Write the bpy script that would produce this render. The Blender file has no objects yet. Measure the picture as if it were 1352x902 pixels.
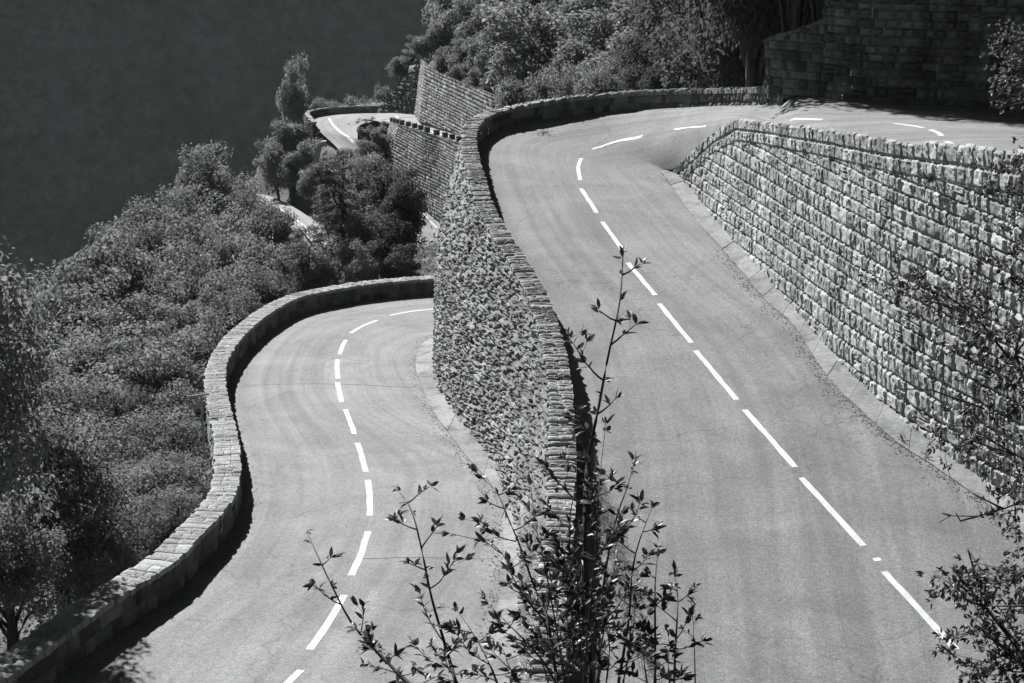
import bpy, math, random
import numpy as np
from mathutils import Vector, noise
from mathutils.bvhtree import BVHTree
random.seed(7); np.random.seed(7)
sc = bpy.context.scene
COL = sc.collection
R = math.radians

# ------------------------------------------------------------------ camera
FPX, CXP, CYP = 2050.0, 676.0, 451.0        # focal length and centre in photo pixels
PITCH = math.atan((451 + 150) / FPX)
SP, CP = math.sin(PITCH), math.cos(PITCH)
cam = bpy.data.cameras.new('camera'); camo = bpy.data.objects.new('camera', cam); COL.objects.link(camo)
cam.sensor_width = 36; cam.lens = FPX / 1352 * 36; cam.clip_start = .1; cam.clip_end = 6000
camo.location = (0, 0, 0); camo.rotation_euler = (math.pi / 2 - PITCH, 0, 0)
sc.camera = camo

# ------------------------------------------------------------------ light
SUN_AZ, SUN_EL = R(-28.5), R(38)              # azimuth from +Y (negative = left), elevation
sdir = Vector((math.sin(SUN_AZ) * math.cos(SUN_EL), math.cos(SUN_AZ) * math.cos(SUN_EL), math.sin(SUN_EL)))
w = bpy.data.worlds.new('World'); sc.world = w; w.use_nodes = True
wn = w.node_tree; bg = wn.nodes['Background']
sky = wn.nodes.new('ShaderNodeTexSky'); sky.sky_type = 'NISHITA'; sky.sun_disc = False
sky.sun_elevation = SUN_EL; sky.sun_rotation = SUN_AZ
sky.altitude = 900; sky.dust_density = .3; sky.air_density = .8
sp_ = wn.nodes.new('ShaderNodeSeparateColor'); wn.links.new(sky.outputs[0], sp_.inputs[0])
cc_ = wn.nodes.new('ShaderNodeCombineColor')              # monochrome photograph taken through a red filter: the sky's red channel only
mx1_ = wn.nodes.new('ShaderNodeMath'); mx1_.operation = 'MULTIPLY'; mx1_.inputs[1].default_value = -.36; wn.links.new(sp_.outputs[2], mx1_.inputs[0])
mx2_ = wn.nodes.new('ShaderNodeMath'); mx2_.operation = 'MULTIPLY_ADD'; mx2_.inputs[1].default_value = 1.2; wn.links.new(sp_.outputs[0], mx2_.inputs[0]); wn.links.new(mx1_.outputs[0], mx2_.inputs[2]); mx2_.use_clamp = False
for i_, k_ in enumerate((.86, 1.0, 1.03)):
    m_ = wn.nodes.new('ShaderNodeMath'); m_.operation = 'MULTIPLY'; m_.inputs[1].default_value = k_; m_.use_clamp = False
    wn.links.new(mx2_.outputs[0], m_.inputs[0]); wn.links.new(m_.outputs[0], cc_.inputs[i_])
wn.links.new(cc_.outputs[0], bg.inputs[0])
bg.inputs[1].default_value = .05
sl = bpy.data.lights.new('sun', 'SUN'); slo = bpy.data.objects.new('sun', sl); COL.objects.link(slo)
sl.energy = 5.0; sl.angle = R(.55); sl.color = (1, .995, .98)
slo.rotation_euler = (-sdir).to_track_quat('-Z', 'Y').to_euler()
vs = sc.view_settings; vs.view_transform = 'Standard'; vs.look = 'None'; vs.gamma = 1; vs.exposure = 1.32
sc.cycles.max_bounces = 5; sc.cycles.diffuse_bounces = 2; sc.cycles.glossy_bounces = 2
sc.cycles.transmission_bounces = 4; sc.cycles.volume_bounces = 0

# ------------------------------------------------------------------ helpers
def ray(px, py):
    cx = (px - CXP) / FPX; cy = (CYP - py) / FPX
    return Vector((cx, CP + cy * SP, -SP + cy * CP))
def P(px, py, t): return ray(px, py) * t
PLANES = {'mid': (17.0, .09), 'low': (12.5, -.085)}
def Pl(px, py, plane, dz=0.0):
    hv, m = PLANES[plane]; d = ray(px, py)
    return d * ((-hv + dz) / (d.z - m * d.y))
def Pz(px, py, z):
    d = ray(px, py); return d * (z / d.z)

def spline(pts, step=None, n=None):
    """Catmull-Rom through pts, then resampled evenly by length."""
    pts = [Vector(p) for p in pts]; out = []
    ext = [pts[0] * 2 - pts[1]] + pts + [pts[-1] * 2 - pts[-2]]
    for i in range(1, len(ext) - 2):
        p0, p1, p2, p3 = ext[i - 1:i + 3]
        for k in range(10):
            s = k / 10
            out.append(.5 * ((2 * p1) + (p2 - p0) * s + (2 * p0 - 5 * p1 + 4 * p2 - p3) * s * s + (3 * p1 - p0 - 3 * p2 + p3) * s ** 3))
    out.append(pts[-1])
    A = np.array(out); d = np.r_[0, np.cumsum(np.linalg.norm(np.diff(A, axis=0), axis=1))]
    if n is None: n = max(2, int(d[-1] / step) + 1)
    s = np.linspace(0, d[-1], n)
    return np.stack([np.interp(s, d, A[:, k]) for k in range(3)], 1)

def length(A): return float(np.linalg.norm(np.diff(A, axis=0), axis=1).sum())

def setp(o, label=None, cat=None, group=None, kind=None):
    if label: o['label'] = label
    if cat: o['category'] = cat
    if group: o['group'] = group
    if kind: o['kind'] = kind
    return o
def link(o, parent=None):
    COL.objects.link(o)
    if parent is not None: o.parent = parent
    return o
def empty(name, loc, label, cat, group=None):
    o = bpy.data.objects.new(name, None); o.location = loc; o.empty_display_size = .3
    link(o); return setp(o, label, cat, group)

class MB:
    """collects vertices and faces with a tone per face"""
    def __init__(s): s.v = []; s.f = []; s.t = []; s.uv = None
    def add(s, vs_, fs, tone=.5):
        b = len(s.v); s.v.extend([tuple(p) for p in vs_])
        for f in fs: s.f.append(tuple(b + i for i in f)); s.t.append(tone)
    def grid(s, G, tone=.5, flip=False):
        """G[i][j] points"""
        b = len(s.v); ni, nj = len(G), len(G[0])
        for r_ in G: s.v.extend([tuple(p) for p in r_])
        for i in range(ni - 1):
            for j in range(nj - 1):
                q = (b + i * nj + j, b + (i + 1) * nj + j, b + (i + 1) * nj + j + 1, b + i * nj + j + 1)
                s.f.append(q[::-1] if flip else q); s.t.append(tone)
    def tube(s, pts, radii, n=6, tone=.5):
        pts = [Vector(p) for p in pts]; b = len(s.v); k = len(pts)
        for i, p in enumerate(pts):
            d = (pts[min(i + 1, k - 1)] - pts[max(i - 1, 0)]).normalized()
            a = d.orthogonal().normalized() if abs(d.z) > .9 else d.cross(Vector((0, 0, 1))).normalized()
            c = d.cross(a)
            for j in range(n):
                an = 2 * math.pi * j / n
                s.v.append(tuple(p + (a * math.cos(an) + c * math.sin(an)) * radii[i]))
        for i in range(k - 1):
            for j in range(n):
                j2 = (j + 1) % n
                s.f.append((b + i * n + j, b + i * n + j2, b + (i + 1) * n + j2, b + (i + 1) * n + j)); s.t.append(tone)
        s.f.append(tuple(b + (k - 1) * n + j for j in range(n))); s.t.append(tone)
        s.f.append(tuple(b + j for j in range(n))[::-1]); s.t.append(tone)
    def box(s, c, ax, ay, az, tone=.5):
        """centre and three half-axis vectors"""
        c, ax, ay, az = map(Vector, (c, ax, ay, az)); v = []
        for k in (-1, 1):
            for j in (-1, 1):
                for i in (-1, 1): v.append(c + ax * i + ay * j + az * k)
        s.add(v, [(0, 2, 3, 1), (4, 5, 7, 6), (0, 1, 5, 4), (2, 6, 7, 3), (0, 4, 6, 2), (1, 3, 7, 5)], tone)
    def build(s, name, mat, parent=None, smooth=False, origin=None):
        me = bpy.data.meshes.new(name); V = s.v
        off = Vector((0, 0, 0))
        if parent is not None: off = parent.matrix_basis.translation.copy()
        elif origin is not None: off = Vector(origin)
        if off.length > 0:
            A = np.array(V) - np.array(off); V = [tuple(p) for p in A.tolist()]
        me.from_pydata(V, [], s.f)
        at = me.attributes.new('tone', 'FLOAT', 'FACE'); at.data.foreach_set('value', np.array(s.t, dtype=np.float32))
        if smooth: me.polygons.foreach_set('use_smooth', [True] * len(me.polygons))
        if s.uv is not None:
            uvl = me.uv_layers.new(name='UVMap'); li = np.zeros(len(me.loops), dtype=np.int32)
            me.loops.foreach_get('vertex_index', li)
            uvl.data.foreach_set('uv', np.array(s.uv, dtype=np.float32)[li].ravel())
        me.materials.append(mat); o = bpy.data.objects.new(name, me)
        if parent is None and origin is not None: o.location = off
        return link(o, parent)

def fast_mesh(name, V, F, mat, tone=None, smooth=False):
    me = bpy.data.meshes.new(name); nf, k = F.shape
    me.vertices.add(len(V)); me.vertices.foreach_set('co', V.astype(np.float32).ravel())
    me.loops.add(nf * k); me.loops.foreach_set('vertex_index', F.astype(np.int32).ravel())
    me.polygons.add(nf); me.polygons.foreach_set('loop_start', np.arange(0, nf * k, k, dtype=np.int32))
    me.polygons.foreach_set('loop_total', np.full(nf, k, dtype=np.int32))
    me.update(calc_edges=True)
    if tone is not None:
        at = me.attributes.new('tone', 'FLOAT', 'FACE'); at.data.foreach_set('value', tone.astype(np.float32))
    if smooth: me.polygons.foreach_set('use_smooth', [True] * nf)
    me.materials.append(mat); return me

# ------------------------------------------------------------------ materials (the place as the monochrome photograph shows it)
TINT = (.97, 1.0, 1.005)
def g(v): return (v * TINT[0], v * TINT[1], v * TINT[2], 1)
def new_mat(name):
    m = bpy.data.materials.new(name); m.use_nodes = True
    nt = m.node_tree; b = nt.nodes['Principled BSDF']; return m, nt, b
def nz(nt, scale, detail=4, rough=.6, coord='Object', vec=None, dist=0):
    n = nt.nodes.new('ShaderNodeTexNoise'); n.inputs['Scale'].default_value = scale
    n.inputs['Detail'].default_value = detail; n.inputs['Roughness'].default_value = rough; n.inputs['Distortion'].default_value = dist
    if vec is None:
        tc = nt.nodes.new('ShaderNodeTexCoord'); vec = tc.outputs[coord]
    nt.links.new(vec, n.inputs['Vector']); return n.outputs['Fac']
def mth(nt, op, a, b=None, clamp=False):
    n = nt.nodes.new('ShaderNodeMath'); n.operation = op; n.use_clamp = clamp
    for i, x in enumerate((a, b)):
        if x is None: continue
        if isinstance(x, (int, float)): n.inputs[i].default_value = x
        else: nt.links.new(x, n.inputs[i])
    return n.outputs[0]
def rng(nt, v, a, b, c, d):
    n = nt.nodes.new('ShaderNodeMapRange'); nt.links.new(v, n.inputs[0])
    for i, x in enumerate((a, b, c, d)): n.inputs[i + 1].default_value = x
    return n.outputs[0]
def grey(nt, v, base):
    """value socket times base grey into a colour"""
    c = nt.nodes.new('ShaderNodeCombineColor')
    for i in range(3): nt.links.new(mth(nt, 'MULTIPLY', v, base * TINT[i]), c.inputs[i])
    return c.outputs[0]
def bump(nt, b, h, strength, dist):
    n = nt.nodes.new('ShaderNodeBump'); n.inputs['Strength'].default_value = strength; n.inputs['Distance'].default_value = dist
    nt.links.new(h, n.inputs['Height']); nt.links.new(n.outputs[0], b.inputs['Normal'])
def tone_attr(nt):
    a = nt.nodes.new('ShaderNodeAttribute'); a.attribute_name = 'tone'; return a.outputs['Fac']

def stone_mat(name, base, var=.5, bstr=.6, rough=.9, fs=9):
    m, nt, b = new_mat(name)
    t = rng(nt, tone_attr(nt), 0, 1, 1 - var, 1 + var)
    n1 = rng(nt, nz(nt, fs, 6, .7), .3, .7, .72, 1.28)
    n2 = rng(nt, nz(nt, .6, 4, .6), .35, .7, .8, 1.15)
    tcs = nt.nodes.new('ShaderNodeTexCoord'); mps = nt.nodes.new('ShaderNodeMapping'); mps.inputs['Scale'].default_value = (1.1, 1.1, .16); nt.links.new(tcs.outputs['Object'], mps.inputs[0])
    stain = rng(nt, nz(nt, 1.0, 5, .65, vec=mps.outputs[0]), .50, .68, 1.04, .55)
    v = mth(nt, 'MULTIPLY', mth(nt, 'MULTIPLY', mth(nt, 'MULTIPLY', t, n1), n2), stain)
    nt.links.new(grey(nt, v, base), b.inputs['Base Color']); b.inputs['Roughness'].default_value = rough
    b.inputs['Specular IOR Level'].default_value = .25
    bump(nt, b, nz(nt, fs * 1.6, 8, .75), bstr, .05)
    return m
def asphalt_mat(name, base, speck=1.0, near=True):
    m, nt, b = new_mat(name)
    tc = nt.nodes.new('ShaderNodeTexCoord'); uv = tc.outputs['UV']
    sep = nt.nodes.new('ShaderNodeSeparateXYZ'); nt.links.new(uv, sep.inputs[0])
    fine = rng(nt, nz(nt, 9, 4, .95), .3, .7, 1 - .16 * speck, 1 + .16 * speck)
    fine2 = rng(nt, nz(nt, 26, 2, .9), .3, .7, 1 - .22 * speck, 1 + .22 * speck)
    patch = rng(nt, nz(nt, .35, 6, .68, dist=.8), .36, .66, .80, 1.12)
    # wheel tracks worn along the lanes: noise stretched along the road
    mp = nt.nodes.new('ShaderNodeMapping'); mp.inputs['Scale'].default_value = (1.6, .05, 1); nt.links.new(uv, mp.inputs[0])
    track = rng(nt, nz(nt, 1.0, 5, .6, vec=mp.outputs[0], dist=.3), .38, .64, .79, 1.1)
    mp2 = nt.nodes.new('ShaderNodeMapping'); mp2.inputs['Scale'].default_value = (7, .35, 1); nt.links.new(uv, mp2.inputs[0])
    tr2 = rng(nt, nz(nt, 1.0, 4, .7, vec=mp2.outputs[0]), .62, .8, 1, .86)
    # seams and cracks of old repairs
    vo = nt.nodes.new('ShaderNodeTexVoronoi'); vo.feature = 'DISTANCE_TO_EDGE'; vo.inputs['Scale'].default_value = .16
    mpv = nt.nodes.new('ShaderNodeMapping'); nt.links.new(tc.outputs['Object'], mpv.inputs[0])
    wob = nt.nodes.new('ShaderNodeTexNoise'); wob.inputs['Scale'].default_value = 1.2; nt.links.new(tc.outputs['Object'], wob.inputs[0])
    vm = nt.nodes.new('ShaderNodeVectorMath'); vm.operation = 'ADD'; nt.links.new(mpv.outputs[0], vm.inputs[0]); nt.links.new(wob.outputs['Color'], vm.inputs[1])
    nt.links.new(vm.outputs[0], vo.inputs['Vector'])
    crack = rng(nt, vo.outputs['Distance'], .0, .006, .72, 1.0)
    v = fine
    for x in (fine2, patch, track, tr2, crack): v = mth(nt, 'MULTIPLY', v, x)
    nt.links.new(grey(nt, v, base), b.inputs['Base Color']); b.inputs['Roughness'].default_value = .88
    b.inputs['Specular IOR Level'].default_value = .3
    bump(nt, b, nz(nt, 60, 3, .8), .35, .01)
    return m
def simple_mat(name, base, rough=.9, scale=6, var=.2, bstr=.2, spec=.3):
    m, nt, b = new_mat(name)
    v = mth(nt, 'MULTIPLY', rng(nt, nz(nt, scale, 6, .65), .3, .7, 1 - var, 1 + var), rng(nt, nz(nt, scale * 8, 3, .7), .3, .7, 1 - var * .6, 1 + var * .6))
    nt.links.new(grey(nt, v, base), b.inputs['Base Color']); b.inputs['Roughness'].default_value = rough
    b.inputs['Specular IOR Level'].default_value = spec
    if bstr: bump(nt, b, nz(nt, scale * 4, 6, .7), bstr, .03)
    return m
def leaf_mat(name, base, var=.4, rough=.7, trans=.45, spec=.12):
    m, nt, b = new_mat(name)
    t = rng(nt, tone_attr(nt), 0, 1, 1 - var, 1 + var)
    nt.links.new(grey(nt, t, base), b.inputs['Base Color']); b.inputs['Roughness'].default_value = rough
    b.inputs['Specular IOR Level'].default_value = spec
    tr = nt.nodes.new('ShaderNodeBsdfTranslucent'); nt.links.new(grey(nt, t, base * 1.1), tr.inputs[0])
    mx = nt.nodes.new('ShaderNodeMixShader'); mx.inputs[0].default_value = trans
    out = nt.nodes['Material Output']
    nt.links.new(b.outputs[0], mx.inputs[1]); nt.links.new(tr.outputs[0], mx.inputs[2]); nt.links.new(mx.outputs[0], out.inputs[0])
    return m

M = {}
M['asphalt'] = asphalt_mat('asphalt', .150, 1.9)
M['asphalt_low'] = asphalt_mat('asphalt_worn', .165, 1.9)
M['asphalt_far'] = asphalt_mat('asphalt_far', .20, .5)
def paint_mat():
    m, nt, b = new_mat('road_paint')
    v = mth(nt, 'MULTIPLY', rng(nt, nz(nt, 13, 5, .85), .56, .70, 1, .45), rng(nt, nz(nt, 3, 4, .7), .3, .7, .80, 1.1))
    nt.links.new(grey(nt, v, .45), b.inputs['Base Color']); b.inputs['Roughness'].default_value = .7; return m
M['paint'] = paint_mat()
M['stone'] = stone_mat('rock_faced_stone', .285, .38)
M['stone_wild'] = stone_mat('rough_rubble', .215, .30, .9, fs=6)
M['stone_dark'] = stone_mat('dark_shaded_stone', .11, .5, .5)  # dark edge stones, plus shade put into the colour of faces turned from the sun
M['stone_far'] = stone_mat('far_stone', .16, .55, .3, fs=3)
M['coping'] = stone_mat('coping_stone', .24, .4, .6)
M['concrete'] = simple_mat('pale_concrete', .27, .9, 2.2, .16, .25)
M['kerb'] = stone_mat('kerb_concrete', .20, .16, .4, fs=7)
M['kerb_low'] = stone_mat('kerb_concrete_pale', .20, .14, .4, fs=7)
M['gravel'] = simple_mat('gravel', .13, .95, 9, .45, .8)
M['soil'] = simple_mat('dry_hillside', .08, .95, 1.5, .4, .6)
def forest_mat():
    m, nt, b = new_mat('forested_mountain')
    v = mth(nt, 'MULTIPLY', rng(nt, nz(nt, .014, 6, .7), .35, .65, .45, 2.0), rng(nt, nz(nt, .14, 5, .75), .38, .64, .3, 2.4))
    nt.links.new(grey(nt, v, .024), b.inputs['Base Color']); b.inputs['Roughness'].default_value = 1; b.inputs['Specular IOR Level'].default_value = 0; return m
M['mountain'] = forest_mat()
M['bark'] = simple_mat('bark', .06, .9, 14, .35, .6)
M['bark_dark'] = simple_mat('dark_bark', .025, .8, 20, .35, .5)
M['leaf'] = leaf_mat('broadleaf', .18)
M['leaf_pale'] = leaf_mat('pale_leaf', .2)
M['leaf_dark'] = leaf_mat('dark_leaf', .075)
M['needle'] = leaf_mat('pine_needles', .07, .4, .7, .3, .15)
M['leaf_near'] = leaf_mat('glossy_leaf', .045, .6, .48, .3, .38)
M['scrub'] = leaf_mat('scrub_leaf', .14, .5)
M['metal'] = simple_mat('galvanised_steel', .45, .5, 8, .1, 0, .6)
M['bin'] = simple_mat('dark_plastic', .018, .5, 8, .1, 0, .5)
M['wood'] = simple_mat('weathered_wood', .32, .85, 12, .25, .3)

# ------------------------------------------------------------------ rails read off the place
D_PAR = .85
DROPS = {834: .82, 900: .76, 960: .70, 1034: .64}      # the parapet gets lower towards its far end
mid_in_px = [(738, 1080), (741, 960), (745, 860), (750, 780), (755, 700), (758, 620), (756, 560), (752, 500), (742, 450), (722, 390), (696, 345), (668, 302), (650, 270), (640, 235), (631, 205), (627.5, 182)]
def top_mid(px, py): return Pl(px, py, 'mid', D_PAR)
mid_top = [top_mid(*p) for p in mid_in_px]
for (px, py, zr) in [(633, 163, -10.95), (655, 148, -10.75), (700, 137, -10.45), (760, 127.5, -10.1), (834, 121.0, -9.7), (900, 118.5, -9.2), (960, 117, -8.65), (1034, 116, -7.9)]:
    mid_top.append(Pz(px, py, zr + DROPS.get(px, D_PAR)))
N_MID = len(mid_top)
# base of the big wall behind the upper leg
bigwall_base = [P(1012, 128, 57.8), P(1045, 127.7, 57.0), P(1083, 128, 56.2), P(1123, 132, 55), P(1170, 135, 54.4), P(1216, 137.5, 54.0), P(1293, 142.5, 53.2), P(1352, 149, 52.5), P(1450, 158, 51.3), P(1600, 175, 50)]
# right-hand retaining wall: base and top, matched one to one
rw_strip_px = [(1560, 870), (1450, 783), (1352, 707), (1307, 669), (1268, 641), (1228.5, 612), (1186, 586), (1139, 544.5), (1093, 498), (1046, 428), (1009, 395.5), (967, 344), (920.5, 293), (895, 258), (872, 226.5)]
rw_base_px = [(1560, 812), (1450, 740), (1352, 673), (1325, 655), (1286, 630), (1250, 607), (1195, 563), (1139, 512), (1102, 475), (1055.5, 419), (1014, 372), (967, 321), (930, 276), (908, 248), (887, 224.5)]
rw_top_pt = [(1600, 222, 28.5), (1480, 211, 32.5), (1352, 201, 36.3), (1310, 197.5, 38), (1268, 194, 39.8), (1228, 190.5, 41.5), (1177.5, 185.5, 43.6), (1128, 178, 46.5), (1090, 172, 48.8), (1045, 166, 51.8), (1010, 161, 54.8), (973, 157, 57.8), (945, 173, 60.2), (915, 200, 62), (889, 222.5, 63.6)]
rw_strip = [Pl(*p, 'mid') for p in rw_strip_px]
rw_base = [Pl(*p, 'mid') for p in rw_base_px]
rw_top = [P(*p) for p in rw_top_pt]
# lower road
low_in_px = [(-170, 1010), (-60, 938), (37, 872), (92.5, 831), (148, 791), (196, 761), (237, 733), (266, 703), (292, 675), (308, 652), (315, 630), (315.5, 605), (312, 574), (303, 537), (296.5, 507), (297, 488), (303, 468), (316, 448), (335, 429), (358, 411), (392, 393), (436, 382.5), (500, 373), (575, 367), (650, 362), (760, 358), (900, 354)]
low_top = [Pl(*p, 'low', .8) for p in low_in_px]
low_right_px = [(560, 1060), (605, 960), (640, 880), (655, 820), (661, 773), (665, 722), (661, 679), (646, 636), (618, 606), (598, 579), (575, 549), (556, 511), (549, 482), (554, 458), (575, 443), (610, 428), (680, 414), (760, 404), (900, 394)]
low_right = [Pl(*p, 'low') for p in low_right_px]
# base of the centre wall, matched to the parapet control points above
cw_base_px = [(668, 1080), (680, 960), (688, 880), (690, 810), (691, 750), (686, 700), (672, 655), (652, 610), (628, 577), (600, 545), (583, 518), (575, 492), (575, 470), (578, 452), (584, 440), (594, 430), (612, 420), (640, 410), (690, 401), (760, 394), (850, 388), (950, 382), (1050, 376), (1150, 370)]
cw_base = [Pl(*p, 'low') for p in cw_base_px]

def offset2d(A, wdt):
    """offset a polyline sideways (left of travel for positive)"""
    T = np.gradient(A, axis=0); T[:, 2] = 0; T /= np.linalg.norm(T, axis=1)[:, None] + 1e-9
    N = np.stack([-T[:, 1], T[:, 0], np.zeros(len(A))], 1)
    return A + N * wdt, N

# ------------------------------------------------------------------ stone masonry
def fnoise(p, s, o=3):
    return noise.fractal(Vector(p) * s, 1.0, 2.0, o)
def stone_cell(mb, S, s0, s1, v0, v1, nu, nv, joint, bulge, rough, nscale, tone, seed):
    """one rock-faced stone: a grid whose rim sinks into the joint"""
    push = random.uniform(-.3, .5) * bulge; joint *= random.uniform(.5, 1.3); tx, ty = random.uniform(-1, 1) * bulge * .9, random.uniform(-1, 1) * bulge * .6
    G = []
    for i in range(nu + 1):
        row = []
        for j in range(nv + 1):
            edge = i in (0, nu) or j in (0, nv)
            u, v = i / nu, j / nv
            if not edge and nu > 2: u += random.uniform(-.22, .22) / nu
            if not edge and nv > 2: v += random.uniform(-.22, .22) / nv
            p, n = S(s0 + (s1 - s0) * u, v0 + (v1 - v0) * v)
            if edge: d = -joint
            else:
                q = p + n * seed
                d = push + bulge * .6 + tx * (u - .5) + ty * (v - .5) + rough * (.55 - 1.3 * abs(noise.noise(Vector((q.x * nscale, q.y * nscale, q.z * nscale * .35))))) + rough * .6 * noise.noise(q * nscale * 2.3)
            row.append(p + n * d)
        G.append(row)
    mb.grid(G, tone)

def rail_surface(A, B, bulge=None):
    """A base rail, B top rail (arrays of equal length); returns S(s metres, v metres up the local height) and helpers"""
    d = np.r_[0, np.cumsum(np.linalg.norm(np.diff((A + B) / 2, axis=0), axis=1))]; L = d[-1]
    T = np.gradient((A + B) / 2, axis=0); Up = B - A
    N = np.cross(T, Up); N /= np.linalg.norm(N, axis=1)[:, None] + 1e-9
    H = np.linalg.norm(Up, axis=1)
    AL, BL, NL, HL, dL = A.tolist(), B.tolist(), N.tolist(), H.tolist(), d.tolist()
    bl = bulge if bulge is not None else [0] * len(AL)
    import bisect
    def at(s):
        s = min(max(s, 0), L); i = min(max(bisect.bisect_right(dL, s) - 1, 0), len(dL) - 2)
        f = (s - dL[i]) / max(dL[i + 1] - dL[i], 1e-6)
        a = Vector(AL[i]).lerp(Vector(AL[i + 1]), f); b = Vector(BL[i]).lerp(Vector(BL[i + 1]), f)
        n = Vector(NL[i]).lerp(Vector(NL[i + 1]), f).normalized()
        return a, b, n, HL[i] * (1 - f) + HL[i + 1] * f, bl[i] * (1 - f) + bl[i + 1] * f
    return at, L

def masonry(mb, A, B, course, width, mode='level', cap_rows=0, cap_h=.5, cap_w=.4, nu=5, nv=5, joint=.05, bulge=.07, rough=.05,
            nscale=4, flip=1, bulge_arr=None, jitter=.12, tones=(0, 1), batter_noise=0, extra_up=0, s_range=None):
    """courses of stones between two rails. level: courses lie at constant height; along: courses follow the rails"""
    at, L = rail_surface(A, B, bulge_arr)
    cap = cap_rows * cap_h
    def S_level(s, z):
        a, b, n, H, bu = at(s)
        top = b.z - cap * (b.z - a.z) / max(H, .01)
        zz = min(max(z, a.z - .05), max(top, a.z - .04)); v = (zz - a.z) / max(b.z - a.z, .05)
        p = a.lerp(b, v)
        return p + n * flip * (bu * math.sin(math.pi * min(max(v, 0), 1))), n * flip
    def S_frac(s, v):
        a, b, n, H, bu = at(s)
        return a.lerp(b, v) + n * flip * (bu * math.sin(math.pi * min(max(v, 0), 1))), n * flip
    sa, sb = s_range or (0, L)
    if mode == 'level':
        zmin, zmax = float(A[:, 2].min()) - .1, float(B[:, 2].max())
        z = zmin; k = 0
        while z < zmax:
            h = course * random.uniform(.72, 1.25); s = sa - random.uniform(0, width)
            while s < sb:
                wd = width * random.choice((.55, .75, .9, 1, 1.1, 1.35, 1.7)); s1 = min(s + wd, sb); s0 = max(s, sa); s += wd
                if s1 - s0 < .05: continue
                a, b, n, H, _ = at((s0 + s1) / 2)
                top = b.z - cap * (b.z - a.z) / max(H, .01)
                if z + h < a.z - .03 or z > top + .02: continue
                mid_split = random.random() < .06 and h > .3
                sp = [(z, z + h)] if not mid_split else [(z, z + h * .5), (z + h * .5, z + h)]
                for (z0, z1) in sp:
                    stone_cell(mb, S_level, s0, s1, z0, z1, nu, nv, joint, bulge, rough, nscale, random.uniform(*tones), random.random() * 9)
            z += h; k += 1
        for r_ in range(cap_rows):
            s = sa
            while s < sb:
                wd = cap_w * random.uniform(.6, 1.5); s1 = min(s + wd, sb)
                a, b, n, H, _ = at((s + s1) / 2)
                if H > cap_h * (r_ + .6):
                    f0 = max(1 - cap_h * (r_ + 1) / H, 0); f1 = 1 - cap_h * r_ / H
                    if r_ == 0: f1 += random.uniform(-.05, .12) / H
                    stone_cell(mb, S_frac, s, s1, f0, f1, nu, nv, joint, bulge, rough, nscale, random.uniform(0, .75), random.random() * 9)
                s = s1
    else:
        Hm = float(np.linalg.norm(B - A, axis=1).max()); n_rows = max(1, round(Hm / course))
        for k in range(n_rows):
            s = sa - random.uniform(0, width)
            while s < sb:
                wd = width * random.choice((.5, .7, .85, 1, 1.2, 1.5, 2.1)); s0 = max(s, sa); s1 = min(s + wd, sb); s += wd
                if s1 - s0 < .04: continue
                v0, v1 = k / n_rows, (k + 1) / n_rows
                j0 = jitter / n_rows * (noise.noise(Vector((s0 * .8, k * 3.1, 1)))); 
                stone_cell(mb, S_frac, s0, s1, max(0, v0 + (j0 if k else 0)), min(1, v1), nu, nv, joint, bulge, rough, nscale, random.uniform(*tones), random.random() * 9)
    return at, L

def coping(mb, I, O, stone_len, thick, over=.04, tones=(.2, 1), zj=.03):
    """flat stones set across the head of a parapet; I inner and O outer rails of equal length"""
    at, L = rail_surface(I, O)
    s = 0
    while s < L:
        ln = stone_len * random.uniform(.5, 1.7); s1 = min(s + ln, L)
        a0, b0, *_ = at(s + .008); a1, b1, *_ = at(s1 - .008)
        c = (b0 - a0).normalized(); dz = random.uniform(-zj, zj); oi, oo = over + random.uniform(-.03, .03), over + random.uniform(-.03, .04)
        splits = random.choice(([0, 1], [0, random.uniform(.3, .7), 1], [0, random.uniform(.3, .7), 1], [0, random.uniform(.25, .4), random.uniform(.55, .75), 1]))
        for q in range(len(splits) - 1):
            f0, f1 = splits[q], splits[q + 1]
            G = []; dz2 = dz + random.uniform(-zj, zj) * .6; tn = random.uniform(*tones)
            A0 = a0.lerp(b0, f0) - c * (oi if f0 == 0 else -.008); A1 = a1.lerp(b1, f0) - c * (oi if f0 == 0 else -.008)
            B0 = a0.lerp(b0, f1) + c * (oo if f1 == 1 else -.008); B1 = a1.lerp(b1, f1) + c * (oo if f1 == 1 else -.008)
            nn = 3
            for i in range(nn + 1):
                row = []
                pa, pb = A0.lerp(A1, i / nn), B0.lerp(B1, i / nn)
                row.append(pa - Vector((0, 0, thick)))
                for j in range(5):
                    p = pa.lerp(pb, j / 4); e = (i in (0, nn)) or j in (0, 4)
                    row.append(p + Vector((0, 0, dz2 - (.025 if e else 0) + .02 * noise.noise(p * 6))))
                row.append(pb - Vector((0, 0, thick)))
                G.append(row)
            mb.grid(G, tn)
            for idx in (0, nn):
                r_ = G[idx]; mb.add(r_, [tuple(range(7)) if idx else tuple(range(7))[::-1]], tn)
        s = s1

def loft(L_, R_, ncross=10, crown=.0):
    """a road sheet between two rails of equal length, with UV in metres"""
    mb = MB(); mb.uv = []
    n = len(L_); d = np.r_[0, np.cumsum(np.linalg.norm(np.diff((L_ + R_) / 2, axis=0), axis=1))]
    G = []
    for i in range(n):
        row = []; wd = float(np.linalg.norm(R_[i] - L_[i]))
        for j in range(ncross + 1):
            f = j / ncross; p = Vector(L_[i]).lerp(Vector(R_[i]), f)
            p.z += .012 * noise.noise(Vector((p.x * .35, p.y * .35, 3)))
            row.append(p); mb.uv.append((f * wd, d[i]))
        G.append(row)
    mb.grid(G, .5, flip=True)
    return mb

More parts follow.
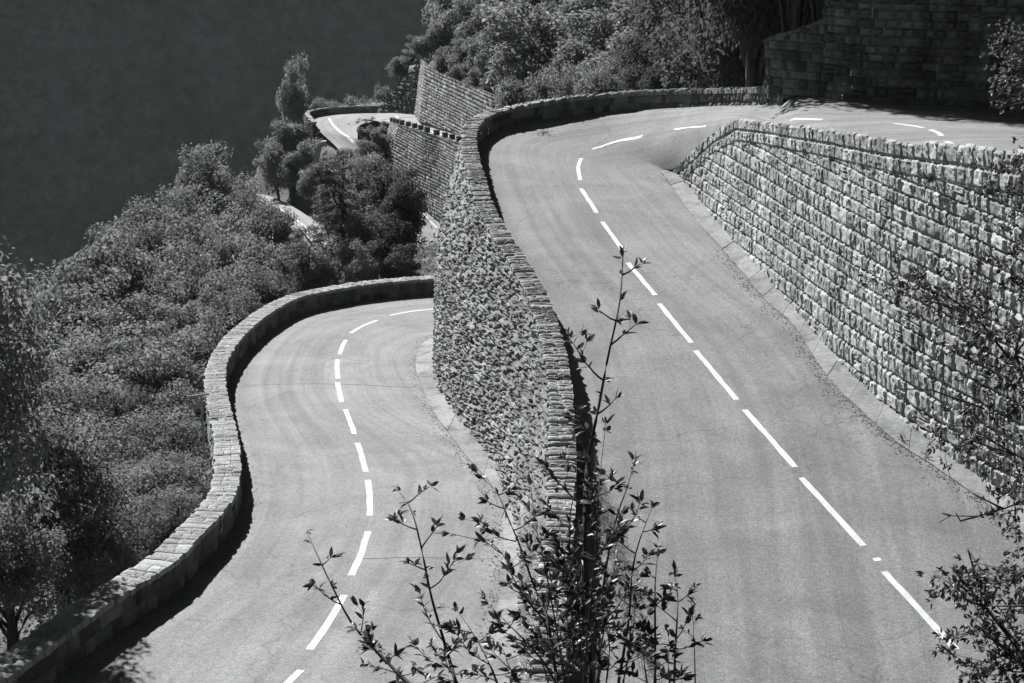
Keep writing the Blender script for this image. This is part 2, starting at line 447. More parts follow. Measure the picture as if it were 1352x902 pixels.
def seg_resample(A, knots, ns):
    out = []
    for k in range(len(knots) - 1):
        a, b = knots[k], knots[k + 1]
        seg = spline(A[a:b + 1], n=ns[k])
        out.append(seg if k == 0 else seg[1:])
    return np.concatenate(out)

# ------------------------------------------------------------------ roads
down = Vector((0, 0, -D_PAR))
DL = [D_PAR] * (N_MID - 4) + [.82, .76, .70, .64]
outer = [p - Vector((0, 0, k_)) for p, k_ in zip(mid_top, DL)] + [P(1050, 128.4, 56.9), P(1083, 128.6, 56.1)] + bigwall_base[3:]
inner = rw_strip[:] + [p - Vector((0, 0, .12)) for p in reversed(rw_top[:-1])]
inner.insert(len(rw_strip), P(890, 221.5, 63.5) - Vector((0, 0, .05)))
# outer runs near -> hairpin -> upper leg to the right; inner the same
kO = [0, 12, 15, 20, N_MID - 1, len(outer) - 1]; 
kI = [0, 11, 13, 16, 19, len(inner) - 1]
ns = [50, 14, 22, 18, 36]
roadO, roadI = seg_resample(outer, kO, ns), seg_resample(inner, kI, ns)
road_bvh = []
def add_road(name, A, B, mat, label=None, nc=10):
    mb = loft(A, B, nc); o = mb.build(name, mat, smooth=True)
    setp(o, label, None, None, 'structure')
    road_bvh.append(BVHTree.FromPolygons(mb.v, mb.f)); return o
upper_road = add_road('upper_road', roadO, roadI, M['asphalt'], 'smooth grey road climbing round the upper hairpin bend', 12)
lowL = [p - Vector((0, 0, .8)) for p in low_top]
kL = [0, 9, 16, 20, 23, len(lowL) - 1]; kR = [0, 7, 10, 12, 14, len(low_right) - 1]
ns2 = [44, 22, 16, 16, 20]
lowO, lowI = seg_resample(lowL, kL, ns2), seg_resample(low_right, kR, ns2)
lower_road = add_road('lower_road', lowO, lowI, M['asphalt_low'], 'worn grey road curling round the lower hairpin bend')
# a tar joint across the lower road and the darker older surface short of it
mbj = MB()
def drape(px, py, lift=.004, which=None):
    d = ray(px, py).normalized()
    best = None
    for b_ in (road_bvh if which is None else [road_bvh[which]]):
        h = b_.ray_cast(Vector((0, 0, 0)), d)
        if h[0] is not None and (best is None or h[3] < best[1]): best = (h[0], h[3])
    if best is None: return None
    return best[0] + Vector((0, 0, lift))
def strip_between(PA, PB, name, mat, parent, lift=0, n=None):
    mb = MB(); mb.uv = []
    G = [[Vector(a) + Vector((0, 0, lift)), Vector(a).lerp(Vector(b), .5) + Vector((0, 0, lift)), Vector(b) + Vector((0, 0, lift))] for a, b in zip(PA, PB)]
    mb.uv = None; mb.grid(G, .5, flip=True); return mb.build(name, mat, parent)

def dash(px_pts, width, parent, which, name='lane_dash', mat=None):
    pts = [drape(x, y, 0, which) for x, y in px_pts]
    pts = [p for p in pts if p is not None]
    if len(pts) < 2: return
    A = spline(pts, n=max(6, int(length(np.array([tuple(p) for p in pts])) / .35)))
    Lr, N = offset2d(A, width / 2); Rr = A - N * width / 2
    def fix(a):
        h = road_bvh[which].ray_cast(Vector((a[0], a[1], a[2] + 3)), Vector((0, 0, -1)))
        return (h[0] if h[0] is not None else Vector(a)) + Vector((0, 0, .006))
    mb = MB(); G = [[fix(l + N[i] * .012 * random.uniform(-1, 1)), fix(A[i]), fix(r_ + N[i] * .012 * random.uniform(-1, 1))] for i, (l, r_) in enumerate(zip(Lr, Rr))]
    mb.grid(G, .5, flip=True); mb.build(name, M['paint'] if name == 'lane_dash' else M['tar'], parent)
mid_dashes = [[(1262, 858), (1167, 755)], [(1160, 741), (1156, 737)], [(1140, 721), (1058, 631)], [(1050, 617), (983, 541)], [(973, 528), (918, 463)], [(913, 453), (870, 401)],
              [(865, 390), (829, 347)], [(823, 332), (795, 293)], [(788, 281), (767, 249)], [(766, 238), (763.5, 222), (767, 209)], [(782, 197), (812, 187.5), (848, 180)],
              [(890, 171), (912, 168.3), (932, 166.5)], [(1045, 158), (1085, 158.3)], [(1180, 163.3), (1200, 165.5), (1219, 169)], [(1228, 171.5), (1238, 175), (1243.5, 179.5)], [(1249, 187), (1262, 193)],
              [(1420, 1020), (1330, 930)]]
for d_ in mid_dashes: dash(d_, .06 if d_[0][0] == 890 else .165, upper_road, 0)
low_dashes = [[(372, 910), (397, 885)], [(409, 858), (432, 825), (455, 786)], [(464, 760), (476, 733), (486, 702)], [(488.5, 681), (488, 655), (485.5, 634)], [(483, 623), (478, 604), (472, 585)], [(468, 573), (462, 556), (456, 541)],
              [(451, 531), (448, 518), (445.5, 505)], [(446, 500), (445, 487), (445.5, 475)], [(448.5, 468), (452, 457), (457, 449)], [(463, 440), (478, 431), (498, 423)], [(515, 416.5), (545, 411), (574, 408)]]
for d_ in low_dashes: dash(d_, .165, lower_road, 1)

M['tar'] = simple_mat('tar_seam', .10, .8, 20, .4, .1)
dash([(322, 509), (400, 507), (470, 508), (545, 512)], .05, lower_road, 1, 'tar_seam'); dash([(470, 738), (560, 736), (640, 738)], .035, lower_road, 1, 'tar_seam')

# concrete gutter strips
stripA, stripB = spline(rw_strip, n=90), spline(rw_base, n=90)
gA = np.array([Vector(a) + Vector((0, 0, .03 + .012 * noise.noise(Vector(a) * 1.5))) for a in stripA])
gB = np.array([Vector(a) + Vector((0, 0, .10)) for a in stripB])
T_ = gA + (gA - gB) * .0
mb = MB(); G = []
for i in range(len(gA)):
    a = Vector(gA[i]); b = Vector(gB[i]); j = .035 * noise.noise(Vector((a.x, a.y, 0)) * 3.0); dd = (b - a).normalized()
    a2 = a + dd * j
    G.append([a2 - Vector((0, 0, .15)), a2, a2.lerp(b, .33) - Vector((0, 0, .015)), a2.lerp(b, .66) - Vector((0, 0, .01)), b + dd * .25])
def lengths(mb, G, k=4):
    for i in range(0, len(G) - 1, k):
        seg = [list(r_) for r_ in G[i:i + k + 1]]
        for j in range(len(seg[0])): seg[-1][j] = seg[-1][j].lerp(seg[-2][j], .05) if len(seg) > 1 else seg[-1][j]
        dz = Vector((0, 0, random.uniform(-.012, .012))); seg = [[p + dz for p in r_] for r_ in seg]; mb.grid(seg, random.random(), flip=True)
lengths(mb, G)
o = mb.build('kerb_strip', M['kerb']); setp(o, 'pale concrete gutter strip along the foot of the right retaining wall', None, None, 'structure')
cb = spline(cw_base, n=120); lr = spline(low_right, n=120)
def clip_rails(A, B, fa, fb):
    return A, B
mb = MB(); G = []
kb = [0, 7, 11, 14, 18, len(cw_base) - 1]; kr = [0, 7, 11, 14, 16, len(low_right) - 1]; n5 = [40, 20, 12, 12, 10]
sA, sB = seg_resample(low_right, kr, n5), seg_resample(cw_base, kb, n5)
for i in range(len(sA)):
    a = Vector(sA[i]); b = Vector(sB[i]); dd = (b - a).normalized()
    a2 = a + dd * .06 * noise.noise(Vector((a.x, a.y, 0)) * 2.5)
    G.append([a2 - Vector((0, 0, .12)), a2 + Vector((0, 0, .03)), a2.lerp(b, .5) + Vector((0, 0, .035)), b + dd * .35 + Vector((0, 0, .06))])
lengths(mb, G)
o = mb.build('kerb_strip', M['kerb_low']); setp(o, 'pale concrete strip between the lower road and the centre wall', None, None, 'structure')

mb = MB(); q = [Pl(876, 236, 'mid', -.02), Pl(900, 240, 'mid', .02), Pl(904, 219, 'mid', .0), Pl(868, 219, 'mid', -.10)]
mb.add(q + [p - Vector((0, 0, .6)) for p in q], [(0, 1, 2, 3), (0, 4, 5, 1), (1, 5, 6, 2), (3, 7, 4, 0)]); o = mb.build('kerb_strip', M['kerb']); setp(o, 'end of the pale gutter strip where the right wall begins', None, None, 'structure')
# gravel verge inside the upper parapet
vR = [drape(x, y, .008, 0) for x, y in [(900, 1000), (866, 900), (852, 830), (838, 765), (818, 705), (796, 650), (776, 600), (770, 570)]]
vL = [drape(x, y, .008, 0) for x, y in [(735, 1000), (735, 900), (740, 830), (746, 765), (750, 705), (754, 655), (757, 620), (758, 590)]]
vR = spline([p for p in vR if p is not None], n=60); vL = spline([p for p in vL if p is not None], n=60)
mb = MB(); G = []
for i in range(60):
    a = Vector(vL[i]); b = Vector(vR[i]); b = b + (b - a).normalized() * .25 * noise.noise(Vector((b.x, b.y, 4)) * 1.8)
    row = []
    for k in range(7):
        p = a.lerp(b, k / 6); h = road_bvh[0].ray_cast(p + Vector((0, 0, 3)), Vector((0, 0, -1)))
        if h[0] is not None: p = h[0] + Vector((0, 0, .01 + (.03 * (1 - k / 6))))
        row.append(p)
    G.append(row)
mb.grid(G, .5, flip=True); o = mb.build('gravel_verge', M['gravel']); setp(o, None, None, None, 'structure')

# ------------------------------------------------------------------ centre wall with its parapet
rng_w = .56
MT = spline(mid_top, step=.35); MO, MN = offset2d(MT, rng_w)     # outer side lies left of travel (away from the road)
cw = empty('retaining_wall', tuple(cw_base[8]), 'tall rough rubble wall with parapet curving between the two roads', 'stone wall')
mbc = MB(); coping(mbc, MT, MO, .115, .2, tones=(.1, 1), zj=.04)
mbc.build('coping', M['coping'], cw)
mbp = MB(); lowr = MT.copy(); lowr[:, 2] -= D_PAR + .1; upr = MT.copy(); upr[:, 2] -= .16
masonry(mbp, lowr, upr, .36, .5, mode='along', nu=3, nv=3, joint=.03, bulge=.03, rough=.03, flip=1)
# orient towards the road whichever way the rails run
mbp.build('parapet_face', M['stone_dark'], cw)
topc = [Vector(p) for p in MO[np.linspace(0, len(MO) - 1, 5).astype(int)]]
# matched control points of wall head: offset of each parapet control point
arrT = np.array([tuple(p) for p in mid_top]); arrO, _ = offset2d(arrT, rng_w)
HB = seg_resample([Vector(p) for p in arrO], list(range(0, N_MID, 1)), [8] * (N_MID - 1))
HA = seg_resample(cw_base, list(range(0, N_MID, 1)), [8] * (N_MID - 1))
HB = HB.copy(); HB[:, 2] -= .14
HA[:, 2] -= .05
bul = [0] * len(HA)
for i in range(len(HA)):
    u = i / 7; bul[i] = .55 * math.exp(-((u - 14.0) / 2.6) ** 2)
mbw = MB(); masonry(mbw, HA, HB, .46, .50, mode='along', nu=5, nv=6, joint=.065, bulge=.075, rough=.14, nscale=3.4, flip=-1, bulge_arr=bul, jitter=1.6, tones=(0, 1), s_range=None)
mbw.build('wall_face', M['stone_wild'], cw)

# ------------------------------------------------------------------ lower parapet
LT = spline(low_top, step=.35); LO, LN = offset2d(LT, .62)
lp = empty('parapet_wall', tuple(low_top[12]), 'low pale stone parapet snaking round the outside of the lower hairpin', 'stone wall')
mbc = MB(); coping(mbc, LT, LO, .2, .16, tones=(.3, .85), zj=.012); mbc.build('coping', M['coping'], lp)
a_ = LT.copy(); a_[:, 2] -= .95; b_ = LT.copy(); b_[:, 2] -= .12
mbp = MB(); masonry(mbp, a_, b_, .4, .42, mode='along', nu=3, nv=3, joint=.03, bulge=.03, rough=.03, flip=1); mbp.build('inner_face', M['stone_dark'], lp)  # shaded side: the shade is put into a darker stone than the outer face
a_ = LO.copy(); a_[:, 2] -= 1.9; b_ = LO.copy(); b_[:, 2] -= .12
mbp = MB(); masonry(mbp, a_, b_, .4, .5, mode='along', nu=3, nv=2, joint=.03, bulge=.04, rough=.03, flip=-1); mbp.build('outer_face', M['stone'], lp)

# ------------------------------------------------------------------ right-hand wall
RA, RB = seg_resample(rw_base, list(range(len(rw_base))), [10] * (len(rw_base) - 1)), seg_resample(rw_top, list(range(len(rw_top))), [10] * (len(rw_top) - 1))
rw = empty('retaining_wall', tuple(rw_base[6]), 'tall coursed rock faced stone wall holding up the road on the right', 'stone wall')
RA[:, 2] -= .04
mbw = MB(); masonry(mbw, RA, RB, .405, .42, mode='level', cap_rows=2, cap_h=.52, cap_w=.42, nu=7, nv=6, joint=.045, bulge=.04, rough=.07, nscale=5.5, flip=-1, tones=(.25, .8))
mbw.build('wall_face', M['stone'], rw)
RT = seg_resample(rw_top, list(range(len(rw_top))), [10] * (len(rw_top) - 1)); RTo, _n = offset2d(RT, -.35)
RT2, _n = offset2d(RT, .04)
mbc = MB(); 
RT2[:, 2] += .0; RTo[:, 2] += .0
RT2[:, 2] -= .06; RTo[:, 2] -= .06; coping(mbc, RT2, RTo, .4, .3, over=-.02, tones=(.1, .8), zj=.02); mbc.build('coping', M['stone'], rw)

# ------------------------------------------------------------------ big shaded wall above the upper leg
bw = empty('retaining_wall', tuple(bigwall_base[4]), 'dark shaded block wall standing above the upper road at top right', 'stone wall')
bb = bigwall_base
BA = spline(bb[2:], n=60); BT = BA.copy(); BT[:, 2] += 6.3; BT[:, 1] += .45
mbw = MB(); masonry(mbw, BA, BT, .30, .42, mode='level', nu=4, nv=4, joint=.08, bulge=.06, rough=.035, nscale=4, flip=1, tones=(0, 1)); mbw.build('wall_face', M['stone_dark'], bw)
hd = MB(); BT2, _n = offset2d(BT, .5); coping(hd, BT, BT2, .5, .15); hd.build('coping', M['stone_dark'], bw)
BA2 = np.array([tuple(p) for p in (bb[0], bb[1], bb[2])]); BA2 = spline([Vector(p) for p in BA2], n=14)
tops = spline([P(1008, 52, 57.9), P(1050, 38, 57.0), P(1090, 24, 56.2)], n=14)
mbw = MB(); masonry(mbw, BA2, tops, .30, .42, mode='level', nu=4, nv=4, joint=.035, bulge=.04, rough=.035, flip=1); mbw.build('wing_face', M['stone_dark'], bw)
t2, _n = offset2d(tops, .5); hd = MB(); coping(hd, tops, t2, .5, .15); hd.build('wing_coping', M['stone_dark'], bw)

# ------------------------------------------------------------------ far roads and walls
C_lo = [P(606, 190, 163), P(580, 183, 168), P(550, 173.5, 178), P(515, 163.5, 192), P(492, 161, 199), P(466, 168, 201), P(470, 184, 193), P(500, 214, 172), P(525, 240, 160), P(548, 262, 152), P(590, 300, 141)]
C_up = [P(610, 178, 172), P(585, 169, 178), P(560, 160, 187), P(549, 151, 200), P(520, 148, 211), P(470, 148.5, 219), P(432, 150.5, 218), P(409, 156, 212), P(418, 169, 203), P(450, 200, 185), P(490, 245, 160), P(530, 300, 138), P(560, 345, 122)]
# blend heights: give both rails smooth z by projecting on a shared profile
def zprof(k):  # k 0..1 along the road
    return -25.7 - 3.6 * min(k / .5, 1) - 5.6 * max(0, (k - .5) / .5)
def rez(lst, ks, px):
    return [Pz(x, y, zprof(k)) for (x, y), k in zip(px, ks)]
Clo_px = [(606, 190), (580, 183), (550, 173.5), (515, 163.5), (495, 160), (474, 166), (472, 184), (500, 214), (525, 240), (548, 262), (600, 312)]
Clo_k = [0, .07, .16, .28, .36, .45, .55, .70, .80, .88, 1]
Cup_px = [(612, 178), (585, 169), (558, 160), (548, 151.5), (520, 148.5), (470, 149), (432, 151.5), (409, 157), (418, 170), (450, 200), (490, 246), (530, 300), (570, 350)]
Cup_k = [0, .07, .15, .20, .27, .36, .43, .50, .56, .68, .80, .92, 1]
Clo, Cup = rez(None, Clo_k, Clo_px), rez(None, Cup_k, Cup_px)
farA = seg_resample(Cup, [0, 4, 6, 8, len(Cup) - 1], [30, 14, 14, 40]); farB = seg_resample(Clo, [0, 3, 4, 6, len(Clo) - 1], [30, 14, 14, 40])
far_road = add_road('far_road', farA, farB, M['asphalt_far'], 'small bright road with a hairpin in the distance', 8)
for d_ in ([(434, 156), (440, 165), (452, 176), (467, 188)], [(523, 153), (527, 158), (535, 163)], [(545, 166.5), (575, 176), (600, 183)], [(529, 250), (534, 255)], [(549, 272), (553, 277)], [(557, 281), (565, 289)], [(568, 292), (577, 301)], [(538, 259), (544, 266)], [(515, 236), (523, 244)]):
    dash(d_, .22, far_road, 2)
Bpx_l = [(318, 262), (345, 271), (372, 290), (396, 312), (420, 335), (450, 362)]
Bpx_r = [(335, 254), (362, 261), (392, 276), (425, 299), (455, 325), (490, 350)]
Bl = [Pz(x, y, z) for (x, y), z in zip(Bpx_l, (-38.6, -38.2, -37.8, -37.4, -37.0, -36.6))]
Br = [Pz(x, y, z) for (x, y), z in zip(Bpx_r, (-38.6, -38.2, -37.8, -37.4, -37.0, -36.6))]
valley_road = add_road('valley_road', spline(Bl, n=40), spline(Br, n=40), M['asphalt_far'], 'short stretch of bright road showing between the trees')
for d_ in ([(352, 268), (368, 275), (380, 283)], [(383, 285), (395, 293)], [(398, 295.5), (406, 302)], [(408, 304), (417, 312)], [(424, 318), (434, 327)]): dash(d_, .22, valley_road, 3)


# wall below the far road
k_up = seg_resample(Clo, [0, 3], [40]); 
fwb = [Pz(x, y, z) for (x, y, z) in [(640, 345, -35.3), (606, 315, -34.7), (580, 292, -34.2), (548, 262, -33.2), (525, 240, -32.5), (508, 222, -31.9), (500, 205, -30.9)]]
fwt = [P(650, 203, 158)] + [Vector(p) for p in (Clo[0], Clo[1], Pz(562, 177, -26.2), Pz(542, 171, -26.6), Pz(527, 167, -26.9), Clo[3])]
fA, fB = seg_resample(fwb, list(range(7)), [9] * 6), seg_resample(fwt, list(range(7)), [9] * 6)
fB[:, 2] += .25
fw = empty('retaining_wall', tuple(fwb[3]), 'distant coursed wall with edge stones below the far hairpin road', 'stone wall')
mbw = MB(); masonry(mbw, fA, fB, .32, .55, mode='level', nu=2, nv=2, joint=.08, bulge=.09, rough=.06, flip=-1, tones=(0, 1)); mbw.build('wall_face', M['stone_far'], fw)
o2, _n = offset2d(fB, -.5); mbc = MB(); coping(mbc, fB, o2, .9, .3, tones=(.3, .9)); mbc.build('coping', M['stone_far'], fw)
at_, L_ = rail_surface(fB, o2); s = .5
while s < L_:
    a, b, *_ = at_(s); c = (a + b) / 2; mbs = MB(); d = (b - a).normalized() * .28; t = d.cross(Vector((0, 0, 1))).normalized() * .25
    mbs.box(c + Vector((0, 0, .25)), d, t, (0, 0, .27), .2); mbs.build('edge_stone', M['stone_dark'], fw); s += 2.6
# wall above the far road: lit side and shaded end
uwb = [Pz(x, y, z) for (x, y, z) in [(700, 215, -24.6), (640, 192, -25.1), (606, 177, -25.6), (575, 166, -26), (553, 158.5, -26.3), (547.5, 150.5, -26.8)]]
uwt = [P(700, 150, 146), P(645, 122, 158.3), P(608, 108, 168.5), P(578, 95, 177.5), P(561, 82, 184), P(556, 78, 192)]
uA, uB = seg_resample(uwb, list(range(6)), [9] * 5), seg_resample(uwt, list(range(6)), [9] * 5)
uw = empty('retaining_wall', tuple(uwb[3]), 'distant ivy hung wall rising above the far road beneath the trees', 'stone wall')
mbw = MB(); masonry(mbw, uA, uB, .36, .6, mode='level', nu=2, nv=2, joint=.08, bulge=.12, rough=.10, flip=-1, tones=(0, 1)); mbw.build('wall_face', M['stone_far'], uw)
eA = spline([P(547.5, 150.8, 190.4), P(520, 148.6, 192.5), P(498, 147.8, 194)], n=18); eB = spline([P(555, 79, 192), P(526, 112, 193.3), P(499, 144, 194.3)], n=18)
mbw = MB(); masonry(mbw, eA, eB, .5, .9, mode='level', nu=2, nv=2, joint=.08, bulge=.08, rough=.05, flip=-1); mbw.build('end_face', M['stone_dark'], uw)  # shade of the end is put into the darker stone colour
# parapet round the far bend
fp = seg_resample(Cup, [4, len(Cup) - 5], [60]); fp[:, 2] += .9
fo, _n = offset2d(fp, -.5)
fpw = empty('parapet_wall', tuple(Cup[7]), 'small distant parapet round the outside of the far hairpin', 'stone wall')
mbc = MB(); coping(mbc, fp, fo, .5, .2); mbc.build('coping', M['coping'], fpw)
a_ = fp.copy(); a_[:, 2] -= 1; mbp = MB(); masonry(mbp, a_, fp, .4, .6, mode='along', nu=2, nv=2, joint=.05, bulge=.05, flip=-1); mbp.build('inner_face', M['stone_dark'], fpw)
a_ = fo.copy(); a_[:, 2] -= 3.4; mbp = MB(); masonry(mbp, a_, fo, .5, .7, mode='along', nu=2, nv=2, joint=.1, bulge=.15, rough=.15, flip=1); mbp.build('outer_face', M['stone_far'], fpw)
# pale bent concrete drain chute among the trees under the far bend
mb = MB(); cpts = [P(417, 216, 176), P(419, 203, 176), P(421, 194, 176), P(425, 189.5, 176), P(431, 189.5, 175.5)]
for i in range(len(cpts) - 1):
    a, b = cpts[i], cpts[i + 1]; d = (b - a); mb.box((a + b) / 2, d * .54, d.cross(Vector((0, 1, 0))).normalized() * .3, (0, .35, 0))
o = mb.build('drain_chute', M['concrete'], None, False, tuple(cpts[0])); setp(o, 'pale bent concrete chute among trees under the far bend', 'drain chute')

# ------------------------------------------------------------------ trees: prototypes
def unit(n):
    v = np.random.normal(size=(n, 3)); return v / np.linalg.norm(v, axis=1)[:, None]
def leaf_quads(C, N, size, aspect=.55, jit=.5):
    """diamond leaves at C facing roughly N"""
    n = len(C); N = N + np.random.normal(scale=jit, size=(n, 3)); N /= np.linalg.norm(N, axis=1)[:, None]
    r = unit(n); A = np.cross(N, r); A /= np.linalg.norm(A, axis=1)[:, None] + 1e-9; B = np.cross(N, A)
    s = size * np.random.uniform(.6, 1.4, (n, 1))
    V = np.stack([C - A * s, C + B * s * aspect - A * s * .1 + N * s * .12, C + A * s, C - B * s * aspect - A * s * .1 + N * s * .12], 1)
    return V.reshape(-1, 3), np.arange(n * 4).reshape(n, 4)
def make_tree(kind, h, r, n_leaf, leaf, seed, mat, clumps=46, trunk_vis=.25, flat=.8):
    """returns (trunk mesh, crown mesh); origin at the foot"""
    random.seed(seed); np.random.seed(seed)
    mb = MB(); ch = h * (1 - trunk_vis); cz = h * trunk_vis + ch * .5
    # uneven crown outline: clump centres in a lobed ellipsoid
    cen = []; lob = [(Vector(unit(1)[0]), random.uniform(.7, 1.2)) for _ in range(7)]
    while len(cen) < clumps:
        d = Vector(unit(1)[0]); k = max([.62] + [l * max(0, d.dot(a)) ** 2 for a, l in lob]); rad = random.random() ** .45 * min(k, 1.08)
        if kind == 'pine':
            q_ = len(cen); u = ((q_ // 7) + random.uniform(-.2, .2)) / (clumps / 7); u = min(max(u, 0), 1); tier = (1 - u) ** .7 + .08; an = q_ * 2.4 + random.uniform(-.3, .3); rr = r * tier * random.choice((.35, .65, .9, 1.15))
            cen.append(Vector((math.cos(an) * rr, math.sin(an) * rr, h * trunk_vis + ch * u))); continue
        p = Vector((d.x * r * rad, d.y * r * rad, cz + d.z * ch * .5 * rad * (1 if d.z > 0 else flat)))
        cen.append(p)
    lean = Vector((random.uniform(-.12, .12), random.uniform(-.12, .12), 0)) * h
    base_r = .03 * h + .04; npt = 6; spine = []
    for i in range(npt):
        f = i / (npt - 1); spine.append(Vector((0, 0, -.4)) + Vector((lean.x * f * f, lean.y * f * f, (h * (.95 if kind == 'pine' else .72) + .4) * f)) + Vector((random.uniform(-1, 1), random.uniform(-1, 1), 0)) * .03 * h * (0 < i))
    mb.tube(spine, [base_r * (1.25 if i == 0 else 1) * (1 - .8 * i / (npt - 1)) for i in range(npt)], 7)
    for c in random.sample(cen, min(16, len(cen))):
        f = min(max((c.z / h - .15), .15), .9); k = f * (npt - 1); i = min(int(k), npt - 2); s0 = spine[i].lerp(spine[i + 1], k - i)
        if kind != 'pine': s0 = s0 * 1.0; s0.z = s0.z * .75
        m = s0.lerp(c, .5) + Vector((0, 0, -.05 * h if kind == 'pine' else .04 * h)); rr = base_r * (1 - f * .8) * .5
        mb.tube([s0, m, c], [rr, rr * .65, rr * .2], 5)
    me_t = mb_mesh(mb, 'trunk', M['bark'])
    per = n_leaf // len(cen); Cs, Ns, Tn = [], [], []
    for c in cen:
        cr = r * random.uniform(.2, .36) if kind != 'pine' else r * random.uniform(.14, .3)
        d = unit(per); rad = np.random.uniform(.35, 1.0, (per, 1)) ** .6
        sc_ = np.array([1, 1, .62 if kind != 'pine' else .3])
        pts = np.array(c) + d * rad * cr * sc_ + np.random.normal(scale=cr * .12, size=(per, 3))
        Cs.append(pts); Ns.append(d * .8 + np.array([0, 0, .5])); Tn.append(np.clip(np.random.normal(.5, .2, per) + random.uniform(-.18, .18), 0, 1))
    C_ = np.concatenate(Cs); N_ = np.concatenate(Ns); V, F = leaf_quads(C_, N_, leaf, .55 if kind != 'pine' else .2, .45)
    me_c = fast_mesh('crown', V, F, mat, np.concatenate(Tn)); me_c['top'] = float(np.percentile(C_[:, 2], 98.5))
    return me_t, me_c
def mb_mesh(mb, name, mat):
    me = bpy.data.meshes.new(name); me.from_pydata(mb.v, [], mb.f); me.materials.append(mat)
    at = me.attributes.new('tone', 'FLOAT', 'FACE'); at.data.foreach_set('value', np.array(mb.t, dtype=np.float32))
    me.polygons.foreach_set('use_smooth', [True] * len(me.polygons)); return me

PROTO = {
    'near': [make_tree('b', 7, 2.6, 22000, .062, 11 + k, M['leaf_dark' if k == 2 else 'leaf'], 60, .15) for k in range(3)],
    'mid': [make_tree('b', 7, 2.8, 17000, .085, 21 + k, M[('leaf', 'leaf_pale', 'leaf', 'leaf')[k]], 64, .15) for k in range(4)],
    'far': [make_tree('b', 8, 3.6, 11000, .15, 31 + k, M[('leaf', 'leaf_pale', 'leaf')[k]], 70, .08) for k in range(3)],
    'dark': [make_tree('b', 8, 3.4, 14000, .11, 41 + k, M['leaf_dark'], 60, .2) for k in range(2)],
    'pine': [make_tree('pine', 9, 2.0, 9000, .11, 51 + k, M['needle'], 70, .18) for k in range(2)],
    'tall': [make_tree('b', 9, 2.3, 15000, .08, 61 + k, M['leaf_dark'], 60, .25) for k in range(2)],
    'sprout': [make_tree('b', 2.5, 1.2, 5000, .07, 71 + k, M['leaf'], 24, .05) for k in range(2)],
}
PH = {'near': (7, 2.6), 'mid': (7, 2.8), 'far': (8, 3.6), 'dark': (8, 3.4), 'pine': (9, 2.0), 'tall': (9, 2.3), 'sprout': (2.5, 1.2)}
anchors = []      # terrain control points
def tree(kind, px, py, t, r, label, group=None, h=None, idx=None, name='broadleaf_tree', cat='tree', anchor=True):
    """px,py: where the top of the crown shows"""
    H0, R0 = PH[kind]; r *= 1.12; top = P(px, py - .10 * r * 2050 / t, t)
    if h is None: h = H0 * r / R0
    mt, mc = PROTO[kind][random.randrange(len(PROTO[kind])) if idx is None else idx]; H0 = mc['top']
    sxy, sz = r / R0, h / H0
    base = Vector((top.x, top.y, top.z - h))
    o = empty(name, tuple(base), label, cat, group)
    o['h0'] = H0; o['px_'] = px; o['py_'] = py; o.scale = (sxy, sxy, sz); o.rotation_euler = (0, 0, random.uniform(0, 6.28))
    for nm, me in (('trunk', mt), ('crown', mc)):
        c = bpy.data.objects.new(nm, me); link(c, o)
    if anchor: anchors.append((base.x, base.y, base.z + .1))
    return o
random.seed(5)
gA_, lA_ = 'trees crowding the left slope below the lower parapet', 'leafy tree in the crowd on the slope left of the lower parapet'
for (px, py, t, r) in [(135, 342, 80, 3.3), (98, 378, 78, 3), (178, 385, 76, 3), (42, 408, 75, 3.2), (-5, 418, 72, 3), (-70, 400, 75, 3.4), (60, 455, 67, 3), (125, 440, 69, 3), (180, 462, 64, 2.6), (8, 490, 61, 3),
                       (95, 520, 58, 2.8), (155, 535, 56, 2.5), (203, 560, 53, 2.1), (222, 610, 49, 1.6), (-50, 520, 58, 3),
                       (110, 600, 50, 2.3), (178, 640, 47, 1.9), (213, 662, 45, 1.4), (150, 700, 43, 1.6)]:
    tree('near' if t < 62 else 'mid', px, py, t, r, lA_, gA_, h=r * 2.9, idx=1 if t < 54 and px % 2 else None)
for (px, py, t, r, lab) in [(60, 560, 41, 2.3, 'dark trunked coarse leaved tree beside the parapet at the bottom left, overhanging the wall'), (-80, 320, 34.5, 2.7, 'coarse leaved tree cut by the left frame edge beside the parapet'),
                            (115, 690, 40, 1.6, 'small bushy tree hugging the parapet just right of the dark trunked tree'), (5, 700, 36.5, 1.7, 'lowest tree in the bottom left corner against the parapet')]:
    tree('near', px, py, t, r, lab, None, h=6.3 if r > 2 else 4.6, idx=0)
gB_, lB_ = 'trees on the ridge beyond the lower hairpin', 'rounded tree on the sunlit wooded spur beyond the lower hairpin'
tree('mid', 265, 203, 120, 3.0, 'tallest tree on the crest of the left wooded spur', idx=0)
for (px, py, t, r) in [(238, 258, 112, 3.0), (300, 238, 118, 3), (335, 266, 115, 2.4), (190, 287, 105, 3.2), (228, 300, 100, 3), (163, 312, 100, 2.8), (355, 285, 108, 2.6), (290, 290, 105, 3), (322, 312, 98, 3),
                       (385, 318, 98, 2.0), (255, 340, 92, 3.2), (350, 338, 90, 2.8), (400, 345, 90, 2.2), (200, 350, 85, 3), (300, 372, 84, 2.7), (245, 400, 79, 2.5), (262, 425, 73, 2.0), (222, 440, 71, 2.6), (240, 480, 64, 1.9), (352, 368, 84, 1.7), (232, 530, 57, 1.8), (310, 395, 80, 1.6), (205, 420, 75, 2.4)]:
    tree('mid', px, py, t, r, lB_, gB_, h=r * 2.8)
tree('pine', 437, 226, 84, 2.2, 'slender dark pine with open branches behind the lower bend', None, h=7.5, name='pine_tree')
tree('pine', 398, 330, 82, 1.2, 'short pine left of the slender dark pine', None, h=4.2, name='pine_tree')
